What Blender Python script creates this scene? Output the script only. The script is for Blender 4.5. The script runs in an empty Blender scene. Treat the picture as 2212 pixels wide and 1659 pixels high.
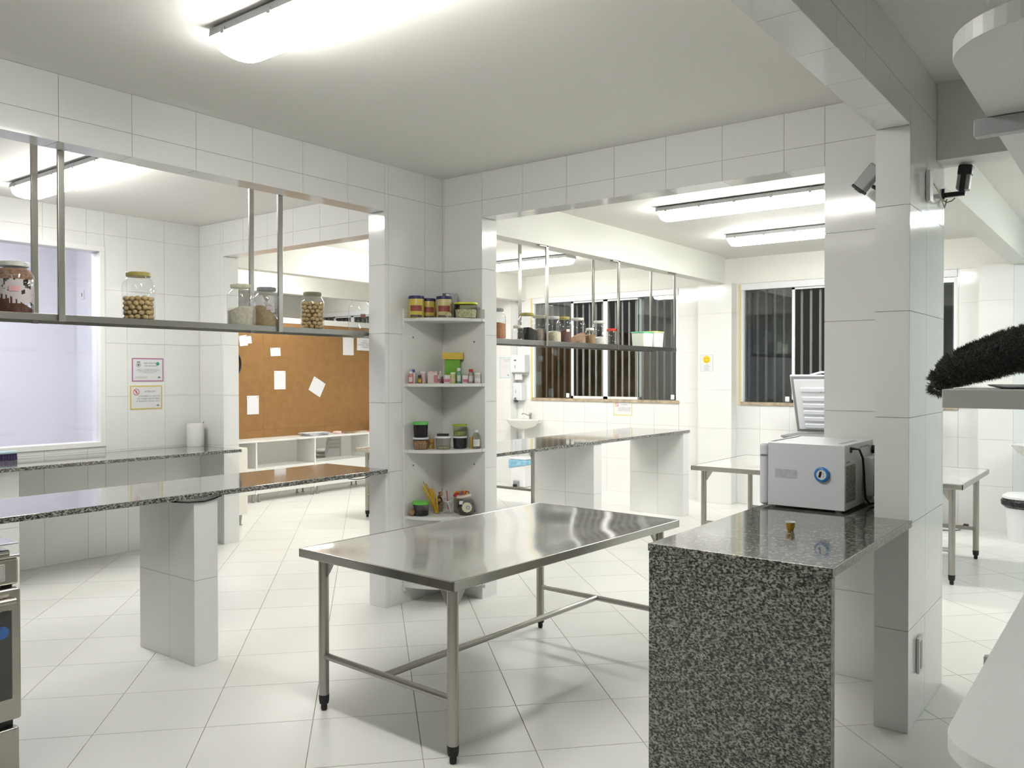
import bpy, bmesh, math, random
from mathutils import Vector, Matrix
random.seed(7)
PI = math.pi
SC = bpy.context.scene
COL = SC.collection

# ------------------------------------------------------------------ camera
F_PX, YAW, PITCH, ROLL = 1796.06, 0.653726748, -0.0114628827, -0.00090137
CAM = Vector((-4.70252, -4.26769, 1.65))
fw = Vector((math.cos(YAW)*math.cos(PITCH), math.sin(YAW)*math.cos(PITCH), math.sin(PITCH)))
rt = Vector((math.sin(YAW), -math.cos(YAW), 0)); up = rt.cross(fw)
rt2 = rt*math.cos(ROLL)+up*math.sin(ROLL); up2 = -rt*math.sin(ROLL)+up*math.cos(ROLL)
cd = bpy.data.cameras.new('camera'); cam = bpy.data.objects.new('camera', cd); COL.objects.link(cam)
M = Matrix((rt2, up2, -fw)).transposed().to_4x4(); M.translation = CAM
cam.matrix_world = M
cd.sensor_width = 36.0; cd.lens = 36.0*F_PX/2212.0; cd.clip_start = 0.05
SC.camera = cam

# ------------------------------------------------------------------ world, exposure
w = bpy.data.worlds.new('night'); SC.world = w; w.use_nodes = True
w.node_tree.nodes['Background'].inputs[0].default_value = (0.035, 0.036, 0.036, 1)
w.node_tree.nodes['Background'].inputs[1].default_value = 1.0
SC.view_settings.view_transform = 'Standard'; SC.view_settings.look = 'None'
SC.view_settings.exposure = 0.0; SC.view_settings.gamma = 1.0
SC.view_settings.use_curve_mapping = False
SC.cycles.max_bounces = 9; SC.cycles.diffuse_bounces = 4; SC.cycles.glossy_bounces = 3
SC.cycles.transparent_max_bounces = 24; SC.cycles.transmission_bounces = 6
SC.cycles.caustics_reflective = False; SC.cycles.caustics_refractive = False
SC.cycles.sample_clamp_indirect = 6.0
SC.cycles.use_denoising = True
SC.cycles.use_adaptive_sampling = True; SC.cycles.adaptive_threshold = 0.1; SC.cycles.adaptive_min_samples = 20
LAMP = 21.0          # radiance of the lamp diffusers
LAMP_WARM = (1.0, 0.985, 0.943, 1)
LAMP_COOL = (0.93, 1.0, 0.98, 1)

# ------------------------------------------------------------------ materials
MATS = {}
def nd(nt, t, x=0, y=0):
    n = nt.nodes.new(t); n.location = (x, y); return n
def mat(name, col=(.8,.8,.8), rough=.5, metal=0.0, spec=.5, noise=None, bump=None, emit=None, coat=0, aniso=None, jitter=0):
    """noise=(scale, amount): colour mottling; bump=(scale, strength, distance)"""
    if name in MATS: return MATS[name]
    m = bpy.data.materials.new(name); m.use_nodes = True; nt = m.node_tree
    b = nt.nodes['Principled BSDF']
    b.inputs['Base Color'].default_value = (*col, 1); b.inputs['Roughness'].default_value = rough
    b.inputs['Metallic'].default_value = metal; b.inputs['Specular IOR Level'].default_value = spec
    if coat: b.inputs['Coat Weight'].default_value = coat; b.inputs['Coat Roughness'].default_value = .05
    tc = None
    if noise or bump:
        tc = nd(nt, 'ShaderNodeTexCoord', -900)
    last = None
    if noise:
        n = nd(nt, 'ShaderNodeTexNoise', -700); n.inputs['Scale'].default_value = noise[0]; n.inputs['Detail'].default_value = 5
        nt.links.new(tc.outputs['Object'], n.inputs['Vector'])
        r = nd(nt, 'ShaderNodeValToRGB', -450)
        a = noise[1]
        r.color_ramp.elements[0].position = .3; r.color_ramp.elements[1].position = .7
        r.color_ramp.elements[0].color = (*[max(0, c*(1-a)) for c in col], 1)
        r.color_ramp.elements[1].color = (*[min(1, c*(1+a)) for c in col], 1)
        nt.links.new(n.outputs['Fac'], r.inputs['Fac']); nt.links.new(r.outputs['Color'], b.inputs['Base Color'])
    if bump:
        n2 = nd(nt, 'ShaderNodeTexNoise', -700, -300); n2.inputs['Scale'].default_value = bump[0]; n2.inputs['Detail'].default_value = 2
        nt.links.new(tc.outputs['Object'], n2.inputs['Vector'])
        bp = nd(nt, 'ShaderNodeBump', -300, -300); bp.inputs['Strength'].default_value = bump[1]; bp.inputs['Distance'].default_value = bump[2]
        nt.links.new(n2.outputs['Fac'], bp.inputs['Height']); nt.links.new(bp.outputs['Normal'], b.inputs['Normal'])
    if emit:
        b.inputs['Emission Color'].default_value = (*emit[0][:3], 1); b.inputs['Emission Strength'].default_value = emit[1]
    MATS[name] = m; return m

def tile_mat(name, col, rough, spec=.5, amt=.012, wave=.0):
    if name in MATS: return MATS[name]
    m = mat(name, col, rough, spec=spec)
    nt = m.node_tree; b = nt.nodes['Principled BSDF']
    oi = nd(nt, 'ShaderNodeObjectInfo', -700, 200)
    mr = nd(nt, 'ShaderNodeMapRange', -500, 200); mr.inputs['To Min'].default_value = 1-amt; mr.inputs['To Max'].default_value = 1+amt
    nt.links.new(oi.outputs['Random'], mr.inputs['Value'])
    mx = nd(nt, 'ShaderNodeVectorMath', -300, 200); mx.operation = 'SCALE'; mx.inputs[0].default_value = col
    nt.links.new(mr.outputs['Result'], mx.inputs['Scale']); nt.links.new(mx.outputs['Vector'], b.inputs['Base Color'])
    tc = nd(nt, 'ShaderNodeTexCoord', -900, -200); n = nd(nt, 'ShaderNodeTexNoise', -700, -200); n.inputs['Scale'].default_value = 5; n.inputs['Detail'].default_value = 1
    ad = nd(nt, 'ShaderNodeVectorMath', -800, -350); ad.operation = 'ADD'
    nt.links.new(tc.outputs['Object'], ad.inputs[0]); nt.links.new(oi.outputs['Location'], ad.inputs[1]); nt.links.new(ad.outputs['Vector'], n.inputs['Vector'])
    bp = nd(nt, 'ShaderNodeBump', -400, -200); bp.inputs['Strength'].default_value = .25; bp.inputs['Distance'].default_value = .004
    nt.links.new(n.outputs['Fac'], bp.inputs['Height']); nt.links.new(bp.outputs['Normal'], b.inputs['Normal'])
    return m

def granite(name, base, dark, light, rough, scale=92):
    if name in MATS: return MATS[name]
    m = mat(name, base, rough, spec=.6); nt = m.node_tree; b = nt.nodes['Principled BSDF']
    g = nd(nt, 'ShaderNodeNewGeometry', -1300)
    mp = nd(nt, 'ShaderNodeMapping', -1150); mp.inputs['Scale'].default_value = (1, 1, 1.5); mp.inputs['Rotation'].default_value = (.35, .3, 0)
    nt.links.new(g.outputs['Position'], mp.inputs['Vector'])
    n1 = nd(nt, 'ShaderNodeTexNoise', -950, 200); n1.inputs['Scale'].default_value = scale; n1.inputs['Detail'].default_value = 4; n1.inputs['Roughness'].default_value = .65
    n2 = nd(nt, 'ShaderNodeTexNoise', -950, -100); n2.inputs['Scale'].default_value = scale*.45; n2.inputs['Detail'].default_value = 3
    for n in (n1, n2): nt.links.new(mp.outputs['Vector'], n.inputs['Vector'])
    r1 = nd(nt, 'ShaderNodeValToRGB', -700, 200); e = r1.color_ramp
    e.elements[0].position = .42; e.elements[0].color = (*dark, 1); e.elements[1].position = .56; e.elements[1].color = (*light, 1)
    x = e.elements.new(.48); x.color = (*base, 1)
    r2 = nd(nt, 'ShaderNodeValToRGB', -700, -100); r2.color_ramp.elements[0].position = .38; r2.color_ramp.elements[1].position = .62
    r2.color_ramp.elements[0].color = (.55, .55, .56, 1); r2.color_ramp.elements[1].color = (1.15, 1.15, 1.12, 1)
    mx = nd(nt, 'ShaderNodeMix', -400, 100); mx.data_type = 'RGBA'; mx.blend_type = 'MULTIPLY'; mx.inputs['Factor'].default_value = 1
    nt.links.new(n1.outputs['Fac'], r1.inputs['Fac']); nt.links.new(n2.outputs['Fac'], r2.inputs['Fac'])
    nt.links.new(r1.outputs['Color'], mx.inputs[6]); nt.links.new(r2.outputs['Color'], mx.inputs[7])
    nt.links.new(mx.outputs[2], b.inputs['Base Color'])
    return m

def glass(name, tint=(.97,.98,.98), refl=1.0, ior=1.5):
    if name in MATS: return MATS[name]
    m = bpy.data.materials.new(name); m.use_nodes = True; nt = m.node_tree; nt.nodes.clear()
    o = nd(nt, 'ShaderNodeOutputMaterial', 300); mx = nd(nt, 'ShaderNodeMixShader', 100)
    t = nd(nt, 'ShaderNodeBsdfTransparent', -100, 0); g = nd(nt, 'ShaderNodeBsdfGlossy', -100, -150)
    t.inputs[0].default_value = (*tint, 1); g.inputs['Roughness'].default_value = .02
    # Schlick reflectance from |N.I| so that both faces of the thin sheet behave alike
    gm = nd(nt, 'ShaderNodeNewGeometry', -900, 150); dt = nd(nt, 'ShaderNodeVectorMath', -750, 150); dt.operation = 'DOT_PRODUCT'
    nt.links.new(gm.outputs['Normal'], dt.inputs[0]); nt.links.new(gm.outputs['Incoming'], dt.inputs[1])
    ab = nd(nt, 'ShaderNodeMath', -600, 150); ab.operation = 'ABSOLUTE'; nt.links.new(dt.outputs['Value'], ab.inputs[0])
    om = nd(nt, 'ShaderNodeMath', -450, 150); om.operation = 'SUBTRACT'; om.inputs[0].default_value = 1; nt.links.new(ab.outputs[0], om.inputs[1])
    pw = nd(nt, 'ShaderNodeMath', -300, 150); pw.operation = 'POWER'; pw.inputs[1].default_value = 5; nt.links.new(om.outputs[0], pw.inputs[0])
    k = nd(nt, 'ShaderNodeMath', -100, 150); k.operation = 'MULTIPLY_ADD'; k.inputs[1].default_value = .9*min(1, refl); k.inputs[2].default_value = .05*refl; k.use_clamp = True
    nt.links.new(pw.outputs[0], k.inputs[0]); nt.links.new(k.outputs[0], mx.inputs[0])
    nt.links.new(t.outputs[0], mx.inputs[1]); nt.links.new(g.outputs[0], mx.inputs[2]); nt.links.new(mx.outputs[0], o.inputs[0])
    MATS[name] = m; return m

def steel(name, col=(.62,.61,.58), rough=.16, scale=1.4, strength=.2, dist=.03, stretch=(1,1,1), grain=0.0):
    if name in MATS: return MATS[name]
    m = mat(name, col, rough, 1.0); nt = m.node_tree; b = nt.nodes['Principled BSDF']
    tc = nd(nt, 'ShaderNodeTexCoord', -1000); mp = nd(nt, 'ShaderNodeMapping', -850); mp.inputs['Scale'].default_value = stretch
    nt.links.new(tc.outputs['Object'], mp.inputs['Vector'])
    n = nd(nt, 'ShaderNodeTexNoise', -650); n.inputs['Scale'].default_value = scale; n.inputs['Detail'].default_value = 1
    nt.links.new(mp.outputs['Vector'], n.inputs['Vector'])
    bp = nd(nt, 'ShaderNodeBump', -400); bp.inputs['Strength'].default_value = strength; bp.inputs['Distance'].default_value = dist
    nt.links.new(n.outputs['Fac'], bp.inputs['Height']); nt.links.new(bp.outputs['Normal'], b.inputs['Normal'])
    if grain:
        n3 = nd(nt, 'ShaderNodeTexNoise', -650, 300); n3.inputs['Scale'].default_value = 8; n3.inputs['Detail'].default_value = 4
        nt.links.new(tc.outputs['Object'], n3.inputs['Vector'])
        mr = nd(nt, 'ShaderNodeMapRange', -400, 300); mr.inputs['To Min'].default_value = max(.02, rough-grain); mr.inputs['To Max'].default_value = rough+grain
        nt.links.new(n3.outputs['Fac'], mr.inputs['Value']); nt.links.new(mr.outputs['Result'], b.inputs['Roughness'])
    return m

TILE = tile_mat('white_glazed_tile', (.80,.805,.79), .10)
FTILE = tile_mat('white_floor_tile', (.80,.80,.765), .30, spec=.35)
GROUT = mat('wall_grout', (.66,.64,.58), .8, noise=(30,.12))
FGROUT = mat('floor_grout', (.42,.41,.37), .85, noise=(20,.2))
PAINT = mat('white_paint', (.80,.80,.755), .6, noise=(1.2,.012))
CEIL = mat('ceiling_paint', (.80,.79,.75), .7, noise=(.8,.015))
BEAMP = mat('beam_paint', (.78,.785,.73), .55)
GRAN = granite('grey_granite', (.115,.115,.10), (.02,.021,.02), (.36,.36,.32), .11)
GRAN.node_tree.nodes['Principled BSDF'].inputs['Coat Weight'].default_value = .6; GRAN.node_tree.nodes['Principled BSDF'].inputs['Coat Roughness'].default_value = .04
GRANF = granite('grey_granite_honed', (.125,.125,.11), (.02,.021,.02), (.38,.38,.335), .2)
GEDGE = mat('granite_cut_edge', (.30,.31,.26), .45, noise=(60,.35))
STTOP = steel('polished_steel_sheet', (.86,.855,.83), .11, 1.0, .25, .05, grain=.03)
STTOP.node_tree.nodes['Principled BSDF'].inputs['Metallic'].default_value = .78
STEEL = steel('steel_tube', (.40,.39,.355), .30, 3, .03, .01, grain=.05)
STSH = steel('brushed_steel', (.33,.32,.30), .32, 4, .05, .01, (1,1,6), grain=.06)
RUB = mat('black_rubber', (.012,.012,.013), .6)
BLK = mat('black_plastic', (.012,.012,.014), .35)
WPL = mat('white_plastic', (.78,.79,.80), .35)
MDF = mat('white_laminate', (.76,.76,.73), .35)
EN = mat('white_enamel', (.72,.745,.78), .30)
GL = glass('clear_jar_glass', (.96,.97,.97), 1.2)
WGL = glass('window_glass', (.80,.83,.83), 1.6)
ALU = mat('white_aluminium', (.80,.81,.83), .35)
BARM = mat('painted_grille', (.20,.20,.185), .5)
PAPER = mat('paper_white', (.72,.72,.735), .8)
INK = mat('grey_ink', (.17,.17,.18), .8)

# ------------------------------------------------------------------ mesh building
class MB:
    def __init__(s): s.bm = bmesh.new(); s.bev = False
    def box(s, x0, x1, y0, y1, z0, z1, bev=0, seg=2, M=None):
        b2 = bmesh.new(); bmesh.ops.create_cube(b2, size=1)
        for v in b2.verts: v.co = Vector(((x0+x1)/2+v.co.x*(x1-x0), (y0+y1)/2+v.co.y*(y1-y0), (z0+z1)/2+v.co.z*(z1-z0)))
        if bev: s.bev = True; bmesh.ops.bevel(b2, geom=b2.edges[:], offset=bev, segments=seg, profile=.5, affect='EDGES', clamp_overlap=True)
        return s._add(b2, M)
    def _add(s, b2, M=None):
        if M is not None: bmesh.ops.transform(b2, matrix=M, verts=b2.verts)
        me = bpy.data.meshes.new('t'); b2.to_mesh(me); b2.free(); s.bm.from_mesh(me); bpy.data.meshes.remove(me); return s
    def lathe(s, prof, n=24, c=(0,0,0), M=None, sx=1, sy=1):
        b2 = bmesh.new(); rings = []
        for r, z in prof:
            if r < 1e-6: rings.append([b2.verts.new((0,0,z))])
            else: rings.append([b2.verts.new((r*math.cos(2*PI*i/n)*sx, r*math.sin(2*PI*i/n)*sy, z)) for i in range(n)])
        for a, b in zip(rings, rings[1:]):
            for i in range(n):
                j = (i+1) % n
                if len(a) == 1 and len(b) == 1: continue
                if len(a) == 1: b2.faces.new((a[0], b[j], b[i]))
                elif len(b) == 1: b2.faces.new((a[i], a[j], b[0]))
                else: b2.faces.new((a[i], a[j], b[j], b[i]))
        bmesh.ops.translate(b2, vec=Vector(c), verts=b2.verts)
        bmesh.ops.recalc_face_normals(b2, faces=b2.faces)
        return s._add(b2, M)
    def cyl(s, r, z0, z1, c=(0,0), n=20, r2=None, M=None):
        return s.lathe([(0,z0),(r,z0),(r if r2 is None else r2,z1),(0,z1)], n, (c[0],c[1],0), M)
    def tube(s, pts, r, n=10, close=False, radii=None, flat=None):
        b2 = bmesh.new(); pts = [Vector(p) for p in pts]; rings = []; N = len(pts)
        prev = None
        for i, p in enumerate(pts):
            t = (pts[min(i+1, N-1)]-pts[max(i-1, 0)]).normalized()
            if prev is None:
                a = Vector((0,0,1)) if abs(t.z) < .9 else Vector((1,0,0)); u = t.cross(a).normalized()
            else: u = (prev-t*prev.dot(t)).normalized()
            prev = u; v = t.cross(u); rr = radii[i] if radii else r
            rings.append([b2.verts.new(p+(u*math.cos(2*PI*k/n)+v*math.sin(2*PI*k/n)*(flat or 1))*rr) for k in range(n)])
        for a, b in zip(rings, rings[1:]):
            for k in range(n): b2.faces.new((a[k], a[(k+1)%n], b[(k+1)%n], b[k]))
        b2.faces.new(rings[0][::-1]); b2.faces.new(rings[-1])
        bmesh.ops.recalc_face_normals(b2, faces=b2.faces)
        return s._add(b2)
    def prism(s, poly, z0, z1, M=None, bev=0):
        """poly in xy, extruded in z"""
        b2 = bmesh.new()
        a = [b2.verts.new((x,y,z0)) for x,y in poly]; b = [b2.verts.new((x,y,z1)) for x,y in poly]; n = len(poly)
        b2.faces.new(a[::-1]); b2.faces.new(b)
        for i in range(n): b2.faces.new((a[i], a[(i+1)%n], b[(i+1)%n], b[i]))
        bmesh.ops.recalc_face_normals(b2, faces=b2.faces)
        if bev: s.bev = True; bmesh.ops.bevel(b2, geom=b2.edges[:], offset=bev, segments=2, profile=.5, affect='EDGES', clamp_overlap=True)
        return s._add(b2, M)
    def sphere(s, r, c, n=10, sx=1, sy=1, sz=1):
        b2 = bmesh.new(); bmesh.ops.create_uvsphere(b2, u_segments=n, v_segments=max(5, n//2+1), radius=r)
        for v in b2.verts: v.co = Vector((v.co.x*sx+c[0], v.co.y*sy+c[1], v.co.z*sz+c[2]))
        return s._add(b2)
    def blob(s, r, c, sub=1, jit=.15, sx=1, sy=1, sz=1):
        b2 = bmesh.new(); bmesh.ops.create_icosphere(b2, subdivisions=sub, radius=r)
        for v in b2.verts:
            k = 1+random.uniform(-jit, jit); v.co = Vector((v.co.x*sx*k+c[0], v.co.y*sy*k+c[1], v.co.z*sz*k+c[2]))
        return s._add(b2)
    def quad(s, *p):
        s.bm.faces.new([s.bm.verts.new(q) for q in p]); return s
    def build(s, name, material, parent=None, smooth=True, loc=None):
        me = bpy.data.meshes.new(name); s.bm.to_mesh(me); s.bm.free()
        if smooth:
            for p in me.polygons: p.use_smooth = True
            me.set_sharp_from_angle(angle=math.radians(38))
        me.materials.append(material)
        o = bpy.data.objects.new(name, me); COL.objects.link(o)
        if s.bev and smooth: wm = o.modifiers.new('weighted', 'WEIGHTED_NORMAL'); wm.keep_sharp = True; wm.weight = 80
        if parent: o.parent = parent
        if loc: o.location = loc
        return o

def tag(o, label=None, cat=None, group=None, kind=None):
    if label: o['label'] = label
    if cat: o['category'] = cat
    if group: o['group'] = group
    if kind: o['kind'] = kind
    return o
def thing(name, label, cat, loc=(0,0,0), rz=0, group=None):
    o = bpy.data.objects.new(name, None); COL.objects.link(o); o.empty_display_size = .05
    o.location = loc; o.rotation_euler = (0,0,rz); return tag(o, label, cat, group)
def dup(root, loc, rz, label, group=None):
    r = root.copy(); COL.objects.link(r); r.location = loc; r.rotation_euler = (0,0,rz); r['label'] = label
    if group: r['group'] = group
    for ch in list(root.children):
        c = ch.copy(); COL.objects.link(c); c.parent = r
        for g in ch.children:
            d = g.copy(); COL.objects.link(d); d.parent = c
    return r
def struct(name, mb, m, smooth=False):
    return tag(mb.build(name, m, smooth=smooth), kind='structure')
RX = Matrix.Rotation(PI/2, 4, 'X')
def text(s, size, loc, rot, m, parent, align='CENTER', name='lettering'):
    c = bpy.data.curves.new('t', 'FONT'); c.body = s; c.size = size; c.align_x = align; c.align_y = 'CENTER'; c.resolution_u = 1; c.space_line = 1.15
    o = bpy.data.objects.new('t', c); COL.objects.link(o)
    dg = bpy.context.evaluated_depsgraph_get(); me = bpy.data.meshes.new_from_object(o.evaluated_get(dg))
    COL.objects.unlink(o); bpy.data.objects.remove(o); me.materials.clear(); me.materials.append(m)
    o = bpy.data.objects.new(name, me); COL.objects.link(o); o.parent = parent; o.location = loc; o.rotation_euler = rot
    return o

# ------------------------------------------------------------------ tiles
TM = {}
def tile_mesh(dx, dy, dz, m):
    k = (round(dx,3), round(dy,3), round(dz,3), m.name)
    if k not in TM:
        me = bpy.data.meshes.new('tile'); b = bmesh.new(); bmesh.ops.create_cube(b, size=1)
        for v in b.verts: v.co = Vector((v.co.x*dx, v.co.y*dy, v.co.z*dz))
        b.to_mesh(me); b.free(); me.materials.append(m); TM[k] = me
    return TM[k]
def tiles(parent, axis, v, out, us, ws, rects, t=.005, gap=.0025, m=TILE):
    for (u0,u1,w0,w1) in rects:
        ju = [u0]+[q for q in us if u0+.012 < q < u1-.012]+[u1]; jw = [w0]+[q for q in ws if w0+.012 < q < w1-.012]+[w1]
        for a, b in zip(ju, ju[1:]):
            for c, d in zip(jw, jw[1:]):
                A, B = a+gap/2, b-gap/2; C_, D = c+gap/2, d-gap/2
                cu, cw, cv = (A+B)/2, (C_+D)/2, v-out*t/2
                if axis == 'y': dims, loc = (B-A, t, D-C_), (cu, cv, cw)
                elif axis == 'x': dims, loc = (t, B-A, D-C_), (cv, cu, cw)
                else: dims, loc = (B-A, D-C_, t), (cu, cw, cv)
                o = bpy.data.objects.new('tile', tile_mesh(*dims, m)); COL.objects.link(o); o.location = loc; o.parent = parent
def steps(a, b, d, ref):
    k0 = math.ceil((a-ref)/d); out = []
    while ref+k0*d < b: out.append(ref+k0*d); k0 += 1
    return out
ZJ = [.47, .96, 1.45, 1.94, 2.425, 2.922]
H = 3.13; HB = 2.80; G = .005

# ------------------------------------------------------------------ floor
fl = struct('floor', MB().box(-8, 9.2, -8, 9.2, -.12, -.005), FGROUT)
th = math.radians(47.2); e1 = Vector((math.cos(th), math.sin(th), 0)); e2 = Vector((math.sin(th), -math.cos(th), 0))
DU, DV = .5025, .4925
def in_walls(x, y): return False
cells = []
for i in range(-22, 24):
    for j in range(-22, 24):
        u = -.757+DU*(i+.5); v = .165+DV*(j+.5)
        p = e1*u+e2*v
        if not (-4.6 < p.x < 9 and -6.5 < p.y < 9): continue
        d = p-CAM; z = d.dot(fw)
        if z < 1.2: cells.append((9e9, p)); continue
        px = 1106+F_PX*d.dot(rt2)/z; py = 829.5-F_PX*d.dot(up2)/z
        m_ = F_PX*.4/z
        vis = -m_ < px < 2212+m_ and -m_ < py < 1659+m_
        hid = (p.x < -.15 and p.y > 3.45) or (p.x > 5.6) or (p.x < -.2 and p.x > -4 and p.y > 3.4)
        cells.append((z if (vis and not hid) else 9e8+z, p))
cells.sort(key=lambda c: c[0])
ftm = tile_mesh(DU-.004, DV-.004, .005, FTILE)
rest = MB()
for k, (z, p) in enumerate(cells):
    if k < 295 and z < 1e8:
        o = bpy.data.objects.new('tile', ftm); COL.objects.link(o); o.parent = fl; o.location = (p.x, p.y, -.0025); o.rotation_euler = (0,0,th)
    elif z < 1e9 or True:
        rest.box(-(DU-.004)/2, (DU-.004)/2, -(DV-.004)/2, (DV-.004)/2, -.005, 0, M=Matrix.Translation(p.xy.to_3d()) @ Matrix.Rotation(th, 4, 'Z'))
r_ = rest.build('distant_tiles', FTILE, fl, smooth=False); r_['kind'] = 'stuff'

# ------------------------------------------------------------------ ceiling
struct('ceiling', MB().box(-8, 9.2, -8, 9.2, H, H+.15), CEIL)

# ------------------------------------------------------------------ wall_left (line y=0): header, column; beam beyond x>0.17
XL = steps(-8, 0, .372, -.195)
wl = struct('wall_left', MB().box(-8,-.6, G,.16, HB+G,H).box(-.6+G,-.001, G,.16-G, 0,H), GROUT)
tiles(wl, 'y', 0, -1, XL, ZJ, [(-3.6,-.6,HB,H), (-.6,-.0,0,H)])
tiles(wl, 'z', HB, -1, XL, [], [(-3.6,-.6,0,.16)])
tiles(wl, 'x', -.6, -1, [], ZJ, [(0,.16,0,HB)])
tiles(wl, 'y', .165, 1, XL, ZJ, [(-.6,-.0,0,H)])
# ------------------------------------------------------------------ wall_right (line x=0)
YR = steps(-3.3, 0, .3705, -.39)
wr = struct('wall_right', MB().box(G,.17-G, -.39+G,.16, 0,H).box(G,.17, -2.84,-.39, HB+G,H).box(G,.17-G, -3.25,-2.845, 0,H), GROUT)
tiles(wr, 'x', 0, -1, YR, ZJ, [(-.39,0,0,H), (-2.84,-.39,HB,H)])
tiles(wr, 'x', 0, -1, [], ZJ, [(-3.25,-2.84,0,H)])
tiles(wr, 'z', HB, -1, [], YR, [(0,.17,-2.84,-.39)])
tiles(wr, 'y', -.39, -1, [], ZJ, [(0,.17,0,HB)])
tiles(wr, 'x', .17, 1, YR, ZJ, [(-.39,.0,0,HB), (-3.25,-2.84,0,HB)])
# ------------------------------------------------------------------ pillar
pl = struct('pillar', MB().box(-.589+G,.2, -3.40+G,-3.25, 0,H), GROUT)
tiles(pl, 'x', -.589, -1, [], ZJ, [(-3.40,-3.25,0,2.785)])
tiles(pl, 'y', -3.40, -1, [-.235, .16], ZJ, [(-.589,.2,0,H)])
bm_ = struct('tiled_beam', MB().box(-8,-.589, -3.40+G,-3.25, 2.785+G,H), GROUT)
tiles(bm_, 'z', 2.785, -1, steps(-5,-.6,.372,-.97), [], [(-4.4,-.589,-3.40,-3.25)])
tiles(bm_, 'y', -3.40, -1, steps(-5,-.6,.372,-.97), [2.922], [(-4.4,-.589,2.785,H)])
# far beams, painted
struct('ceiling_beam', MB().box(.17,5.31, 0,.16, HB,H), BEAMP)
struct('ceiling_beam', MB().box(.2,5.31, -3.28,-3.12, HB-.01,H), BEAMP)
struct('ceiling_beam', MB().box(.0,.2, -7.5,-3.401, 2.74,H), BEAMP)
struct('ceiling_beam', MB().box(.17,5.48, 3.27,3.43, 2.77,H), BEAMP)
struct('ceiling_beam', MB().box(.17,5.48, 5.25,5.41, 2.78,H), BEAMP)
# ------------------------------------------------------------------ window recess wall far left (y = 3.27)
YW = 3.27
wf = struct('wall_far_left', MB().box(-.95,.0, YW+G,YW+.15, 0,H).box(-5,-.95, YW+G,YW+.15, 0,1.0).box(-5,-.95, YW+G,YW+.15, 2.81,H), GROUT)
XF = steps(-3.2, .2, .3695, -.002)
tiles(wf, 'y', YW, -1, XF, ZJ, [(-.95,0,0,H), (-3.0,-.95,0,1.0), (-3.0,-.95,2.81,H)])
# wall_rear_right (x = 0, y > .16) with passage opening
wb = struct('wall_passage', MB().box(G,.17-G, 2.86+G,YW+.15, 0,H).box(G,.17, .165,2.86, HB+G,H), GROUT)
YB = steps(.2, 3.3, .3695, 3.27-.3695)
tiles(wb, 'x', 0, -1, YB, ZJ, [(2.86,YW,0,H), (.17,2.86,HB,H)])
tiles(wb, 'y', 2.86, -1, [], ZJ, [(0,.17,0,HB)])
tiles(wb, 'z', HB, -1, [], YB, [(0,.17,.17,2.86)])
# ------------------------------------------------------------------ window wall x = 5.48
W = 5.48
WZ0, WZ1 = 1.30, 2.80
wins = [(.73,3.14), (-2.60,-.14), (5.9,8.3)]
mb = MB().box(W+G,W+.2, -8,9.2, 0,WZ0-.03).box(W+G,W+.2, -8,9.2, WZ1,H)
for a, b in [(-8,-2.60), (-.14,.73), (3.14,5.9), (8.3,9.2)]: mb.box(W+G,W+.2, a,b, WZ0-.03,WZ1)
ww = struct('wall_far_right', mb, GROUT)
YWW = steps(-3.2, 5.4, .3705, -.02)
tiles(ww, 'x', W, -1, YWW, ZJ, [(-3.15,5.3,0,WZ0-.03), (-.14,.73,WZ0-.03,WZ1), (3.14,5.3,WZ0-.03,WZ1), (-3.15,-2.60,WZ0-.03,WZ1)])
up_ = MB().box(W-.001,W+G, -8,9.2, WZ1,H).box(W-.001,W+G, -8,-3.15, 0,WZ1).box(W-.001,W+G, 5.3,5.9, 0,WZ1).box(W-.001,W+G, 5.3,9.2, 0,WZ0-.03)
struct('wall_far_right_paint', up_, PAINT)
for nm, y0, y1 in (('pilaster_column',-.085,.37), ('pilaster_column',3.43,4.0), ('pilaster_column',-3.15,-2.83)):
    p = struct(nm, MB().box(5.31+G,W-.006, y0+G,y1-G, 0,HB), GROUT)
    tiles(p, 'x', 5.31, -1, [], ZJ, [(y0,y1,0,HB)]); tiles(p, 'y', y0, -1, [], ZJ, [(5.31,W-.006,0,HB)])
struct('wall_far_end', MB().box(5.31,W-.006, -8,-3.151, 0,H), mat('cool_light_tint', (.70,.745,.75), .5))  # bluish base colour carries the cooler light falling on this wall
struct('wall_back', MB().box(.17,9, 8.6,8.8, 0,H), PAINT)
struct('wall_back_left', MB().box(.0,.17, 3.43,8.7, 0,H), PAINT)
struct('wall_behind', MB().box(-7.2,-7.0, -7.2,4, 0,H), PAINT)
struct('wall_near', MB().box(-7.2,5.4, -7.2,-7.0, 0,H), PAINT)
struct('wall_left_room_end', MB().box(-5.1,-5.0, .16,3.5, 0,H), PAINT)
struct('wall_left_near', MB().box(-7.0,-4.3, .0,.16, 0,HB), PAINT)

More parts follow.
